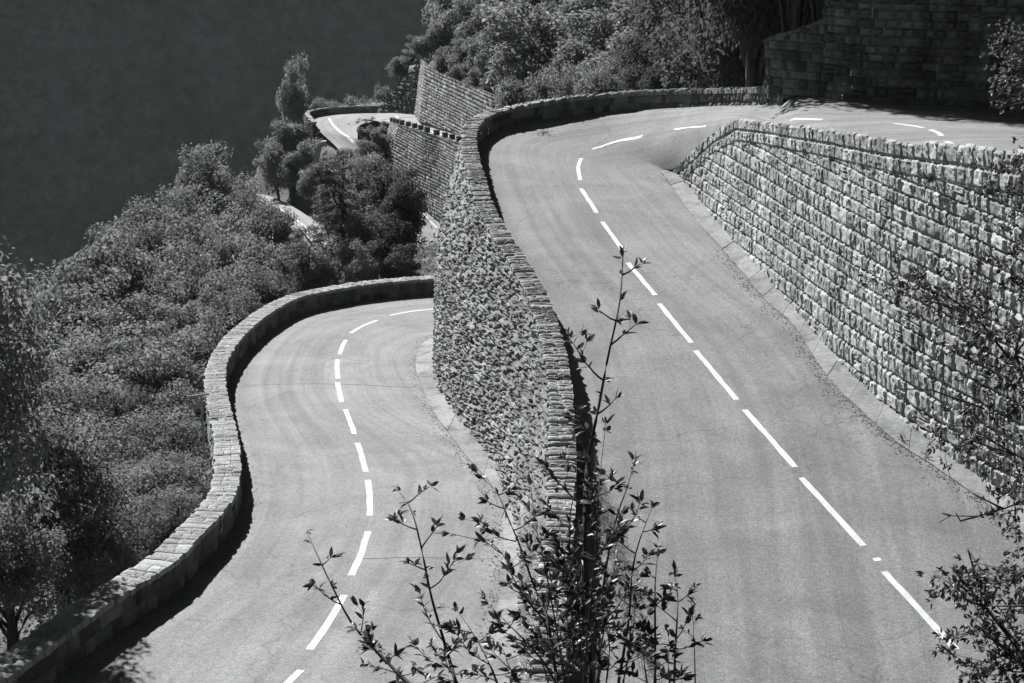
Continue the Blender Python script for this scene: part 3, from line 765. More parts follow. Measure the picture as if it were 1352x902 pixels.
tree('tall', 533, 234, 83, 1.4, 'dark thin trunked tree in front of the far road, rightmost of the clump', None, h=6.5)
tree('tall', 512, 226, 86, 2.0, 'tall bushy tree in the middle of the clump before the far wall', None, h=7)
gC_, lC_ = 'trees in the clump behind the lower bend', 'bushy tree packed in the clump between the pine and the far wall'
for (px, py, t, r) in [(478, 215, 92, 2.0), (462, 262, 88, 1.8), (490, 285, 84, 1.8), (520, 290, 82, 1.6), (455, 318, 82, 1.5), (415, 340, 82, 1.3), (480, 330, 80, 1.3), (530, 330, 80, 1.2)]:
    tree('tall' if px > 500 else 'mid', px, py, t, r, lC_, gC_, h=r * 2.6)
gD_, lD_ = 'trees below the far hairpin', 'distant tree on the bank just below the far hairpin'
for (px, py, t, r, h) in [(374, 168, 202, 2.8, 8), (394, 170, 203, 2.8, 7.5), (364, 196, 198, 2.5, 5.5), (404, 190, 196, 2.4, 5.5), (384, 208, 196, 2.5, 4.5), (452, 200, 188, 2.3, 5.5), (432, 212, 190, 2.3, 4.5), (410, 226, 190, 2.0, 3.5),
                          (467, 217, 178, 2.1, 5), (485, 190, 182, 1.9, 4.5), (490, 208, 172, 1.9, 5), (452, 238, 176, 2.0, 4), (505, 180, 184, 1.3, 3), (474, 245, 164, 2.1, 4.5)]:
    tree('far', px, py, t, r, lD_, gD_, h=h)
gE_, lE_ = 'small trees along the outside of the far hairpin', 'tiny tree just behind the far hairpin parapet'
for (px, py, t, r) in [(418, 136, 226, 2.2), (436, 140, 228, 2), (462, 134, 230, 2.4), (490, 137, 230, 2.0), (508, 120, 228, 2.0), (448, 142, 226, 1.8)]:
    tree('far', px, py, t, r, lE_, gE_, h=r * 2.6)
tree('far', 388, 84, 236, 2.6, 'lone tall pale tree on the far slope left of the distant hairpin', None, h=10)
# the hill behind the upper hairpin
tree('far', 706, 26, 138, 5.6, 'largest round bush on the hill behind the upper hairpin', 'x', h=10.5, idx=1)
bpy.data.objects[-1] if False else None
gF_, lF_ = 'trees covering the hill behind the upper hairpin', 'leafy tree among many on the hill behind the upper hairpin parapet'
for (px, py, t, r, h) in [(528, 78, 215, 1.7, 2.6), (543, 70, 212, 1.9, 3), (558, 52, 205, 2.0, 3.4), (575, 38, 204, 2.4, 5), (592, 20, 203, 2.7, 6.5), (615, 0, 200, 3.2, 8.5), (590, 66, 192, 2.2, 3.6), (612, 58, 188, 2.4, 4.5), (637, 52, 182, 2.6, 5.5),
                       (655, 56, 172, 2.6, 6), (603, 88, 184, 1.4, 2.0), (626, 94, 178, 1.7, 2.6), (650, 98, 168, 1.8, 3.4), (640, 10, 192, 3.4, 8), (668, 30, 172, 3.2, 7.5), (690, 85, 135, 2.2, 6)]:
    tree('far', px, py, t, r, lF_, gF_, h=h)
for (px, py, t, r) in [(660, -28, 200, 5), (720, -30, 180, 5), (770, -30, 172, 5.4), (820, -25, 160, 5.4), (855, -5, 150, 5),
                       (790, 28, 135, 4.4), (832, 50, 118, 3.6), (765, 66, 125, 3.2), (815, 90, 105, 2.2), (672, 112, 120, 2.0), (742, 110, 108, 2.0),
                       (745, 10, 155, 4.2), (790, 104, 100, 2.0), (690, -60, 220, 6), (800, -70, 220, 6), (605, -40, 230, 5), (870, -60, 200, 6), (772, 98, 108, 2.2), (846, 84, 104, 2.2), (720, 100, 118, 2.0)]:
    tree('far' if t > 110 else 'mid', px, py, t, r, lF_, gF_, h=max(r * 2.1, 7.5 if t < 126 else 0))
for (px, py, t) in [(480, 160, 197), (492, 158, 196), (503, 163, 190), (472, 166, 197), (486, 170, 190), (500, 174, 184), (510, 170, 188)]:
    tree('sprout', px, py, t, 1.3, 'low dark bush on the mound inside the far hairpin', 'bushes on the mound inside the far hairpin', h=2.2, name='bush', cat='tree')
for (px, lab) in ((1110, 'nearest its left corner'), (1200, 'second from its left corner'), (1290, 'third from its left corner'), (1385, 'just outside the right frame edge')):
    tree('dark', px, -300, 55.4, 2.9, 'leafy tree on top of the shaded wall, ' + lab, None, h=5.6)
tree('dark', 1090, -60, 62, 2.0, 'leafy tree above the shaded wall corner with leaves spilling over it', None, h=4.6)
gG_, lG_ = 'darker trees left of the shaded wall', 'dark leaved tree behind the parapet left of the shaded wall'
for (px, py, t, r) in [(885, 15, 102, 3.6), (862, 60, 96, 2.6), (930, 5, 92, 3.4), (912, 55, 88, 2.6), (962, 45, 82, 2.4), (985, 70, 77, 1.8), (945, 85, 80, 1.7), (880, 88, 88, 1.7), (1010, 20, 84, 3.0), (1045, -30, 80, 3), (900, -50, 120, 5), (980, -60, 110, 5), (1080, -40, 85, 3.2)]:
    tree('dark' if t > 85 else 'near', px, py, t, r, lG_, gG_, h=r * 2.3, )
for (x_, y_, lab) in ((10.9, 61.4, 'dark leafy tree close behind the shaded wing wall, nearer the parapet end'), (12.6, 61.2, 'dark leafy tree close behind the shaded wing wall, nearer the tall corner')):
    zc_ = y_ * CP - 3.4 * SP; tree('dark', CXP + x_ / zc_ * FPX, CYP - (y_ * SP + 3.4 * CP) / zc_ * FPX, zc_, 3.0, lab, None, h=7.5)
x_, y_ = 9.7, 63.6; zc_ = y_ * CP - 4.2 * SP
tree('dark', CXP + x_ / zc_ * FPX, CYP - (y_ * SP + 4.2 * CP) / zc_ * FPX, zc_, 3.9, 'broad dark tree with bare trunk behind the parapet end, its crown spreading over the bend', None, h=7.5)
tree('dark', 1000, -190, 61.5, 3.0, 'spreading dark tree above the shaded wing wall, crown cut by the top edge', None, h=8)
tree('dark', 1060, -230, 60, 2.6, 'dark crown above the corner of the shaded wall', None, h=7)
tree('dark', 985, -75, 70, 3.6, 'big dark tree with leaning bare trunk beside the shaded wall', None, h=7.6, idx=0)
for o in bpy.data.objects:
    if o.get('group') == 'x': del o['group']

ORD = ['leftmost', 'second', 'third', 'fourth', 'fifth', 'sixth', 'seventh', 'eighth', 'ninth', 'tenth', 'eleventh', 'twelfth']
ROWS = {2: ['upper', 'lower'], 3: ['top', 'middle', 'bottom'], 4: ['top', 'second', 'third', 'bottom'], 5: ['top', 'second', 'third', 'fourth', 'bottom']}
def px_of(o): return o.get('px_'), o.get('py_')
for gname, where, adj in ((gA_, 'on the slope left of the parapet', 'leafy'), (gB_, 'on the wooded spur', 'rounded'), (gC_, 'in the clump behind the lower bend', 'bushy'), (gD_, 'on the bank below the far hairpin', 'distant'), (gF_, 'on the hill behind the upper hairpin', 'leafy'), (gG_, 'left of the shaded wall', 'dark'), (gE_, 'along the far hairpin parapet', 'tiny'), ('bushes on the mound inside the far hairpin', 'on the mound inside the far hairpin', 'low')):
    mem = [o for o in bpy.data.objects if o.get('group') == gname and o.parent is None]
    nr = 2 if len(mem) < 16 else 3 if len(mem) < 28 else 4
    mem.sort(key=lambda o: o['py_']); per = math.ceil(len(mem) / nr)
    for r_ in range(nr):
        row = sorted(mem[r_ * per:(r_ + 1) * per], key=lambda o: o['px_'])
        for k_, o in enumerate(row):
            o['label'] = (ORD[k_] + (' ' if k_ == 0 else ' from left, ') + adj + ' tree in the ' + ROWS[nr][r_] + ' row ' + where)
for o in bpy.data.objects:
    if 'px_' in o: del o['px_']; del o['py_']
# ------------------------------------------------------------------ terrain sheet

N_TREE_ANCH = len(anchors)
_, N2 = offset2d(LT, .62)
for i in range(0, len(LT), 8):
    for dist, dz in ((1.5, 2.6), (4.0, 4.6), (8, 7.5)):
        q = LT[i] + N2[i] * (dist + .62); anchors.append((q[0], q[1], LT[i][2] - dz))
for rail, dz in ((roadO[:84], 7), (roadO[84:], 2.2), (roadI, 6.5), (lowO, 1.4), (lowI, 1.4), (((roadO + roadI) / 2)[:84], 6.5), (((roadO + roadI) / 2)[84:], 2.5), ((lowO + lowI) / 2, 1.4)):
    for p in rail[::6]: anchors.append((p[0], p[1], p[2] - dz))
FB = (spline(Bl, n=60), spline(Br, n=60))
for rail in (farA, farB, (farA + farB) / 2, FB[0], FB[1]):
    for p in rail[::4]: anchors.append((p[0], p[1], p[2] - .9))
for p in uwt: anchors.append((p.x + 3, p.y + 8, p.z + .5)); anchors.append((p.x + 12, p.y + 14, p.z + 3))
for p in BT[::8]: anchors.append((p[0] + 1, p[1] + 4.5, p[2] - .3)); anchors.append((p[0] + 2, p[1] + 10, p[2] + 2))
for p in tops[::4]: anchors.append((p[0], p[1] + 4.0, p[2] - .4))
for a in [(280, 470, 150), (250, 480, 170), (290, 430, 190), (250, 470, 200), (200, 500, 200), (100, 520, 200), (0, 560, 200), (-150, 600, 200), (300, 480, 240), (380, 400, 270), (300, 480, 300), (200, 520, 300), (100, 520, 280), (0, 540, 280), (420, 400, 310), (480, 380, 310),
          (0, 600, 100), (100, 570, 105), (100, 560, 130), (0, 580, 130), (200, 500, 130), (200, 500, 160), (0, 560, 160), (100, 520, 160), (290, 440, 140), (-150, 600, 100), (-150, 660, 70), (-60, 640, 70), (-300, 620, 120), (375, 260, 228), (400, 230, 245), (440, 210, 245), (480, 200, 242), (515, 190, 244),
          (540, 260, 300), (580, 240, 330), (600, 340, 110), (590, 350, 125), (640, 310, 120), (560, 385, 100), (620, 350, 97), (580, 400, 92), (660, 300, 100), (720, 260, 110), (640, 260, 140)]:
    anchors.append(tuple(P(*a)))
for x, y, z in [(0, 0, -1.9), (-6, 0, -2), (6, 0, -2), (0, 8, -7.4), (-8, 8, -7.4), (8, 8, -7.4), (0, 14, -11.5), (-8, 14, -11.5), (10, 14, -11.5), (0, 20, -15.5), (-8, 21, -16.5), (10, 20, -15.5), (22, 5, -3), (22, 15, -5), (-20, 5, -8), (-22, 16, -17),
                (0, -20, 6), (-30, -20, 4), (30, -20, 8), (-40, 20, -28), (-60, 60, -50), (-60, 250, -120), (0, 360, -170), (40, 300, -30), (80, 300, 4), (140, 300, 20), (60, 230, -6), (110, 200, 5), (60, 140, -8),
                (30, 120, -12), (45, 90, -5), (60, 60, 0), (50, 30, 4), (100, 100, 15), (-120, 60, -90), (-120, 0, -50), (-60, 380, -220), (150, 400, 0), (-150, 200, -170), (-150, 380, -230), (250, 250, 40), (250, 0, 60), (-250, 0, -110), (-250, 200, -200), (0, 420, -240), (250, 420, -40)]:
    anchors.append((x, y, z))
AN = np.array(anchors)
def terrain_z(X, Y):
    Z = np.zeros(len(X)); 
    for k in range(0, len(X), 4000):
        x, y = X[k:k + 4000, None], Y[k:k + 4000, None]
        d2 = (x - AN[None, :, 0]) ** 2 + (y - AN[None, :, 1]) ** 2 + 5
        wgt = d2 ** -2.1
        Z[k:k + 4000] = (wgt * AN[None, :, 2]).sum(1) / wgt.sum(1)
    # the spur drops steeply into the valley on its left and beyond the far bend
    rx = np.interp(Y, [0, 30, 60, 80, 100, 115, 150, 400], [-14, -18, -25, -31, -27, -27, -24.5, -66]); zc = np.interp(Y, [0, 30, 60, 80, 100, 140, 400], [-12, -20, -26, -28.5, -32, -36.5, -42])
    dl = rx - X; Z = np.where(dl > 0, np.minimum(Z, zc - 1.15 * dl), Z)
    far = np.maximum(Y - 222, 0); Z = np.where((far > 0) & (X < 10), np.minimum(Z, -32 - 1.0 * far + np.maximum(0, X + 14) * 3.0), Z)
    Z = np.where((Y > 92) & (Y < 150) & (X > -.085 * Y) & (X < -1), np.minimum(Z, -.236 * Y), Z)
    Z = np.where((Y > 186) & (X < -.066 * Y), np.minimum(Z, -29.4), Z)
    for A_, B_, cap, mg in ROADCAPS:
        c = (A_ + B_) / 2; hw = np.hypot(*(A_ - B_)[:, :2].T) / 2
        for k in range(0, len(X), 4000):
            d = np.hypot(X[k:k + 4000, None] - c[None, :, 0], Y[k:k + 4000, None] - c[None, :, 1]) - hw[None, :] - mg
            lim = np.where(d < 0, c[None, :, 2] - cap, c[None, :, 2] - cap + d * 1.3 + 0)
            Z[k:k + 4000] = np.minimum(Z[k:k + 4000], np.where(d < 3.0, lim, 1e3).min(1))
    return Z
ROADCAPS = [(roadO, roadI, 1.0, .6), (lowO, lowI, .9, .5), (farA, farB, .35, 0), (FB[0], FB[1], .9, 1.2)]
xs = np.concatenate([np.linspace(-260, -46, 40), np.linspace(-44, 34, 150), np.linspace(36, 260, 44)])
ys = np.concatenate([np.linspace(-60, 18, 36), np.linspace(19, 110, 160), np.linspace(111, 250, 110), np.linspace(253, 430, 30)])
XX, YY = np.meshgrid(xs, ys); ZZ = terrain_z(XX.ravel(), YY.ravel())
nzv = np.array([noise.noise(Vector((x * .5, y * .5, 0))) * .18 for x, y in zip(XX.ravel(), YY.ravel())])
V = np.stack([XX.ravel(), YY.ravel(), ZZ + nzv], 1); nx, ny = len(xs), len(ys)
idx = np.arange(nx * ny).reshape(ny, nx); F = np.stack([idx[:-1, :-1].ravel(), idx[:-1, 1:].ravel(), idx[1:, 1:].ravel(), idx[1:, :-1].ravel()], 1)
me = fast_mesh('hillside', V, F, M['soil'], np.full(len(F), .5), True)
# seat every tree on the slope
tops_ = [o for o in bpy.data.objects if o.get('category') == 'tree']
tz = terrain_z(np.array([o.location.x for o in tops_]), np.array([o.location.y for o in tops_]))
for o, z_ in zip(tops_, tz):
    H0 = o['h0']; top_z = o.location.z + H0 * o.scale.z; del o['h0']
    nh = min(max(top_z - z_, .8 * H0 * o.scale.z), 2.4 * H0 * o.scale.z)
    k_ = nh / (H0 * o.scale.z); o.location.z = top_z - nh
    kz = min(max(k_, .5), 1.55); o.scale.z *= kz; k_ /= kz
    if k_ > 1.12:                                    # a longer trunk carries the same crown
        for c in o.children:
            if c.name.startswith('trunk'): c.scale.z = k_
            else: c.location.z = H0 * (k_ - 1)
    else: o.scale.z *= k_
hill = bpy.data.objects.new('hillside', me); link(hill); setp(hill, None, None, None, 'structure')
# the valley floor out to the horizon
mb = MB(); mb.add([(-4000, -500, -420), (4000, -500, -420), (4000, 5000, -420), (-4000, 5000, -420)], [(0, 1, 2, 3)]); o = mb.build('valley_ground', M['soil']); setp(o, None, None, None, 'structure')

# the forested mountainside across the valley
mx_ = np.concatenate([np.linspace(-900, -332, 50), np.linspace(-330, 60, 290), np.linspace(66, 700, 50)]); my_ = np.concatenate([np.linspace(520, 745, 30), np.linspace(750, 960, 190), np.linspace(970, 1500, 50)]); nxm, nym = len(mx_), len(my_)
XX, YY = np.meshgrid(mx_, my_); zz = []
for x, y in zip(XX.ravel(), YY.ravel()):
    base = -480 + min(y - 520, 260) * 1.15 + min(max(y - 780, 0), 45) * 1.09 + max(y - 825, 0) * 1.05 + 14 * math.sin(x * .008 + 1) + 22 * noise.noise(Vector((x * .004, y * .003, 7))) + 8 * noise.noise(Vector((x * .015, y * .012, 2)))
    zz.append(base + 3 * abs(noise.noise(Vector((x * .07, y * .07, 1)))) + 1.6 * abs(noise.noise(Vector((x * .22, y * .22, 5)))) + random.uniform(0, .9))
V = np.stack([XX.ravel(), YY.ravel(), np.array(zz)], 1); idx = np.arange(nxm * nym).reshape(nym, nxm)
F = np.stack([idx[:-1, :-1].ravel(), idx[:-1, 1:].ravel(), idx[1:, 1:].ravel(), idx[1:, :-1].ravel()], 1)
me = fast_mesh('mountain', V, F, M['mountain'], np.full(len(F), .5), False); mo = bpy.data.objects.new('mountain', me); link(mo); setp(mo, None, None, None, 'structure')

# undergrowth over the open slopes
def scatter_scrub(name, region, n, size, mat, lift=.5):
    np.random.seed(3); x0, x1, y0, y1 = region; X = np.random.uniform(x0, x1, n * 3); Y = np.random.uniform(y0, y1, n * 3); Z = terrain_z(X, Y)
    dens = np.array([noise.noise(Vector((x * .25, y * .25, 9))) for x, y in zip(X, Y)]); keep = dens > -.25
    # stay clear of road corridors
    for rail in (roadO, roadI, lowO, lowI, (roadO + roadI) / 2, (lowO + lowI) / 2, LO, farA, farB, (farA + farB) / 2, spline(Bl, n=40), spline(Br, n=40), (spline(Bl, n=40) + spline(Br, n=40)) / 2):
        r_ = rail[::2]; mind = np.min((X[:, None] - r_[None, :, 0]) ** 2 + (Y[:, None] - r_[None, :, 1]) ** 2, axis=1); keep &= mind > 3.0 ** 2
    X, Y, Z = X[keep][:n], Y[keep][:n], Z[keep][:n]; per = 26; m = len(X)
    hh = np.random.uniform(.3, 1.3, (m, 1)) * lift
    C_ = np.repeat(np.stack([X, Y, Z], 1), per, 0) + np.random.normal(size=(m * per, 3)) * np.repeat(np.concatenate([hh * .8, hh * .8, hh * .5], 1), per, 0); C_[:, 2] += np.repeat(hh[:, 0], per) * .5
    V, F = leaf_quads(C_, unit(len(C_)) + np.array([0, 0, .6]), size, .5, .4)
    me = fast_mesh(name, V, F, mat, np.clip(np.random.normal(.5, .25, len(F)), 0, 1)); o = bpy.data.objects.new(name, me); link(o); return o
o = scatter_scrub('undergrowth', (-42, 0, 28, 125), 5200, .07, M['scrub'], .7); setp(o, 'dry scrub covering the slope below the lower parapet', 'undergrowth', None, 'stuff')
o = scatter_scrub('undergrowth', (-60, 75, 100, 235), 6500, .15, M['scrub'], .9); setp(o, 'scrub covering the distant hillside around the far road', 'undergrowth', None, 'stuff')
o = scatter_scrub('undergrowth', (2, 42, 45, 105), 2600, .08, M['scrub'], .7); setp(o, 'scrub behind the upper parapet and above the shaded wall', 'undergrowth', None, 'stuff')

# haze
hz = MB(); hz.box((0, 500, -20), (2500, 0, 0), (0, 1300, 0), (0, 0, 560)); hm = bpy.data.materials.new('haze'); hm.use_nodes = True
nt = hm.node_tree; nt.nodes.remove(nt.nodes['Principled BSDF']); pv = nt.nodes.new('ShaderNodeVolumePrincipled'); pv.inputs['Density'].default_value = .00005; pv.inputs['Color'].default_value = (.9, .96, 1, 1)
nt.links.new(pv.outputs[0], nt.nodes['Material Output'].inputs['Volume'])
o = hz.build('haze', hm); setp(o, None, None, None, 'stuff')


# ------------------------------------------------------------------ foreground shoots and near tree
def leaf_shape(mb, base, d, up, L, Wd, tone):
    d = d.normalized(); s = d.cross(up)
    if s.length < .05: s = d.orthogonal()
    s.normalize(); n = s.cross(d)
    m1 = base + d * L * .35; m2 = base + d * L * .72 - n * L * .05; tip = base + d * L - n * L * .14; fold = Wd * .3
    mb.add([base, m1, m1 + s * Wd + n * fold, m1 - s * Wd + n * fold, m2, m2 + s * Wd * .72 + n * fold * .6, m2 - s * Wd * .72 + n * fold * .6, tip],
           [(0, 1, 2), (0, 3, 1), (1, 4, 5, 2), (1, 3, 6, 4), (4, 7, 5), (4, 6, 7)], tone)
def rv(a=1): return Vector((random.gauss(0, a), random.gauss(0, a), random.gauss(0, a)))
CAMR, CAMU = Vector((1, 0, 0)), Vector((0, SP, CP))
def rosette(mb, p, d, n, L, spread=.75):
    for _ in range(n):
        dd = (d.normalized() + rv(spread * .6)).normalized()
        leaf_shape(mb, p + rv(.004), dd, (Vector((0, 0, 1)) + rv(.5)), L * random.uniform(.6, 1.2), L * random.uniform(.15, .22), random.random())
def shoot(px, t, label, r0=.012, dens=1.0, L=.062, twig=.3, ground=True, name='sapling', group=None, start=0.0, bare=.0, side=1.0):
    """px: from the tip down to the lowest visible point"""
    n = len(px); pts = [P(x, y, t + .25 * math.sin(i * 1.7 + t)) for i, (x, y) in enumerate(px)]
    tip2low = spline(pts, step=.05); A = [Vector(p) for p in tip2low]
    if ground:
        e = A[-1]; zt = float(terrain_z(np.array([e.x]), np.array([e.y]))[0]) - .1
        k = 6; A2 = [e.lerp(Vector((e.x + random.uniform(-.1, .1), e.y, zt)), (i + 1) / k) for i in range(k)]
    else: A2 = []
    full = A + A2; N = len(full)
    root = empty(name, tuple(full[-1]), label, 'sapling' if name == 'sapling' else 'plant', group)
    st = tw = MB(); st.tube(full[::2] + ([full[-1]] if (N - 1) % 2 else []), [max(.0018, r0 * (.16 + .84 * min(1, (i * 2) / max(len(A), 1)))) for i in range(len(full[::2]) + (1 if (N - 1) % 2 else 0))], 6)
    lf = MB()
    L *= 1.15; dens *= 1.45; rosette(lf, A[0], A[0] - A[1], 5, L)
    i = 1; sd = random.choice((-1, 1)); tot = len(A)
    while i < tot - 1:
        f = i / tot; d = (A[i - 1] - A[min(i + 1, tot - 1)]).normalized()
        if random.random() < .5 * (1 - f) + .25: rosette(lf, A[i], d + CAMR * sd * .8, random.randint(2, 4), L * .9)
        if i > start * tot and random.random() < .62 * dens and i > 3:
            sd = -sd; ln = twig * random.uniform(.35, 1.15) * min(1, .35 + f * 1.3) * side
            dr = (d * random.uniform(.5, 1.1) + CAMR * sd * random.uniform(.7, 1.2) + Vector((0, random.uniform(-.5, .5), 0))).normalized()
            k = max(3, int(ln / .036)); q = A[i].copy(); cur = [q.copy()]
            for j in range(k):
                dr = (dr + CAMU * .10 + rv(.09)).normalized(); q = q + dr * ln / k; cur.append(q.copy())
                if j >= k * .15:
                    for sgn in (-1, 1):
                        if random.random() < .85: rosette(lf, q, (dr * .7 + CAMR * sgn * .5 + rv(.2)), 1 if random.random() < .6 else 2, L, .4)
                if j > 1 and random.random() < .25:
                    d3 = (dr + CAMR * random.choice((-1, 1)) * .8 + rv(.3)).normalized(); q3 = q + d3 * ln * .3
                    tw.tube([q, q3], [.0018, .001], 4); rosette(lf, q3, d3, 4, L)
            rosette(lf, q, dr, 3, L, .6)
            tw.tube(cur, [max(.001, r0 * .3 * (1 - j / len(cur)) + .0012) for j in range(len(cur))], 5)
        i += random.randint(2, 4)
    st.build('stem', M['bark_dark'], root, True)
    lf.build('leaves', M['leaf_near'], root); return root

random.seed(12)
shoot([(406, 704), (420, 735), (436, 769), (466, 825), (509, 872), (560, 920)], 8.2, 'leftmost thin leafy shoot leaning over the lower road', .010, .9, .05, .24)
shoot([(524, 645), (543, 674), (556, 722), (569, 786), (586, 846), (603, 905)], 8.0, 'upright leafy shoot over the lower road, second from the left', .011, .9, .055, .32)
shoot([(823, 333), (818, 400), (803, 470), (790, 540), (776, 610), (772, 690), (774, 770), (777, 850), (780, 905)], 8.0, 'tallest sapling with a bare dark stem reaching up over the upper road', .016, .75, .055, .36)
shoot([(624, 619), (655, 649), (672, 687), (687, 722), (706, 777), (723, 820), (736, 905)], 7.8, 'leafy shoot crossing the foot of the centre wall', .009, 1.1, .055, .26)
shoot([(592, 704), (655, 722), (680, 769), (702, 800), (723, 830), (738, 910)], 7.6, 'shoot arching left over the pale kerb strip', .008, 1.0, .055, .2)
shoot([(640, 792), (663, 816), (689, 842), (719, 876), (740, 915)], 7.5, 'short shoot beside the dark bins', .008, 1.1, .055, .2)
shoot([(603, 805), (625, 837), (646, 876), (660, 912)], 7.7, 'short shoot low over the lower road, just left of the kerb strip', .008, 1.2, .055, .22)
shoot([(838, 608), (828, 644), (813, 687), (800, 752), (792, 820), (788, 905)], 8.1, 'leafy shoot rising just right of the tallest sapling', .010, .9, .055, .28)
shoot([(862, 668), (846, 709), (835, 752), (830, 820), (815, 910)], 8.0, 'leafy shoot over the gravel edge of the upper road', .009, 1.0, .055, .24)
shoot([(869, 722), (865, 773), (865, 837), (865, 905)], 7.8, 'dense leafy shoot standing over the upper road', .009, 1.7, .06, .16)
shoot([(891, 756), (895, 795), (892, 850), (890, 905)], 7.9, 'rightmost dense shoot of the middle thicket', .008, 1.6, .06, .14)
shoot([(912, 790), (916, 837), (918, 905)], 8.0, 'nearly bare thin twig at the right edge of the thicket', .004, .2, .03, .1)
gT, lT = 'thin shoots of the thicket over the centre wall', 'slender leafy shoot in the tangled thicket over the centre wall'
for (a, b, c_) in [((760, 575), (752, 700), (760, 905)), ((700, 640), (722, 760), (748, 905)), ((735, 650), (748, 760), (752, 905)), ((800, 560), (788, 700), (770, 905)), ((815, 740), (800, 820), (785, 905)),
                   ((768, 740), (765, 830), (768, 905)), ((722, 740), (735, 830), (745, 905)), ((842, 770), (835, 840), (822, 905)), ((700, 810), (712, 860), (725, 905)), ((660, 850), (672, 880), (690, 910)), ((760, 820), (755, 860), (758, 905)), ((800, 800), (805, 860), (800, 905)), ((570, 850), (590, 880), (610, 910)), ((495, 850), (515, 880), (545, 912)), ((735, 800), (728, 850), (735, 905)), ((845, 840), (850, 870), (855, 905)), ((880, 830), (882, 870), (884, 905))]:
    shoot([a, ((a[0] + b[0]) / 2 + random.uniform(-5, 5), (a[1] + b[1]) / 2), b, c_], random.uniform(7.4, 8.6), lT, .006, 1.0, .055, .2, group=gT)

mem = [o for o in bpy.data.objects if o.get('group') == gT]; thick_tips = dict((o.name, o.children[0].data.vertices[0].co + o.location) for o in mem)
mem.sort(key=lambda o: -thick_tips[o.name].z)
for r_, nm_ in ((mem[:9], 'upper'), (mem[9:], 'lower')):
    for k_, o in enumerate(sorted(r_, key=lambda o: thick_tips[o.name].x)):
        o['label'] = (ORD[k_] + (' ' if k_ == 0 else ' from left, ') + 'slender shoot with its tip in the ' + nm_ + ' half of the thicket')
def near_tree(label, foot, limbs, clusters, L, name='broadleaf_tree', mat='leaf_near', nper=34, cr=.22, extra_twigs=()):
    root = empty(name, tuple(foot), label, 'tree'); tr = MB(); lf = MB()
    head = limbs[0]; tr.tube([foot, foot.lerp(head, .5) + Vector((.1, 0, 0)), head], [.09, .06, .035], 8)
    for lm in limbs[1:]: 
        tr.tube([head, head.lerp(lm, .5) + Vector((0, 0, .12)), lm], [.026, .018, .010], 6)
    for c in clusters:
        src = min(limbs, key=lambda q: (q - c).length); m = src.lerp(c, .55) + rv(.08)
        tr.tube([src, m, c], [.009, .005, .002], 5)
        for _ in range(nper // 6):
            d = rv(1).normalized(); q = c + Vector((d.x, d.y, d.z * .8)) * cr * random.uniform(.3, 1.15); tr.tube([m.lerp(c, random.uniform(.4, 1)), q], [.003, .0012], 4)
            for z in range(4): rosette(lf, q + rv(.03), d + Vector((0, 0, .2)), 5, L, 1.1)
    for tw_ in extra_twigs: tr.tube(tw_, [.008 * (1 - i / len(tw_)) + .0015 for i in range(len(tw_))], 5)
    tr.build('trunk', M['bark_dark'], root, True); lf.build('leaves', M[mat], root); return root
def gfoot(x, y): return Vector((x, y, float(terrain_z(np.array([x]), np.array([y]))[0]) - .1))
random.seed(4)
cl = [P(x, y, 8.6 + random.uniform(-.4, .5)) for (x, y) in [(1252, 765), (1275, 775), (1300, 760), (1325, 770), (1350, 755), (1290, 800), (1325, 810), (1352, 800), (1275, 835), (1310, 845), (1345, 850), (1285, 880), (1320, 890), (1355, 890), (1385, 800), (1390, 860), (1330, 930), (1280, 905)]]
hd = P(1400, 980, 8.6); near_tree('bushy small tree with glossy leaves filling the bottom right corner', gfoot(hd.x + .1, hd.y), [hd, P(1330, 860, 8.6), P(1300, 800, 8.6), P(1370, 800, 8.6)], cl, .042, nper=56, cr=.15)
cl = [P(x, y, 12.5 + random.uniform(-.8, .8)) for (x, y) in [(1190, 372), (1215, 378), (1240, 400), (1272, 395), (1300, 365), (1330, 350), (1352, 330), (1350, 385), (1310, 410), (1285, 440), (1325, 445), (1352, 440), (1300, 480), (1335, 490), (1355, 530), (1325, 540), (1352, 590), (1310, 575), (1270, 598), (1330, 620), (1352, 650), (1345, 690), (1265, 435), (1285, 520), (1385, 400), (1390, 500), (1390, 600), (1250, 560)]]
cl += [P(x, y, 15 + random.uniform(-.5, .5)) for (x, y) in [(1318, 232), (1340, 240), (1352, 222), (1335, 262), (1345, 290), (1370, 250)]]
cl += [P(x, y, 15.5) for (x, y) in [(1352, 80), (1355, 135), (1380, 100)]]
hd = P(1480, 700, 12.8)
tw = [[P(1400, 640, 12.3), P(1352, 661, 12), P(1325, 672, 12), P(1290, 682, 11.9), P(1255, 681, 11.9), P(1240, 690, 11.9)], [P(1325, 672, 12), P(1300, 660, 12), P(1285, 652, 12)], [P(1290, 682, 11.9), P(1268, 688, 11.8), P(1262, 677, 11.8)], [P(1300, 540, 12.5), P(1230, 515, 12.5), P(1180, 513, 12.5)], [P(1255, 681, 11.9), P(1244, 678, 11.9)]]
near_tree('dark leafy tree reaching in from the right edge across the coursed wall', gfoot(hd.x + .2, hd.y), [hd, P(1400, 560, 12.6), P(1340, 470, 12.5), P(1290, 420, 12.5), P(1400, 400, 13), P(1400, 250, 14.5), P(1410, 120, 15.3), P(1340, 600, 12.4)], cl, .052, nper=56, cr=.26, extra_twigs=tw)

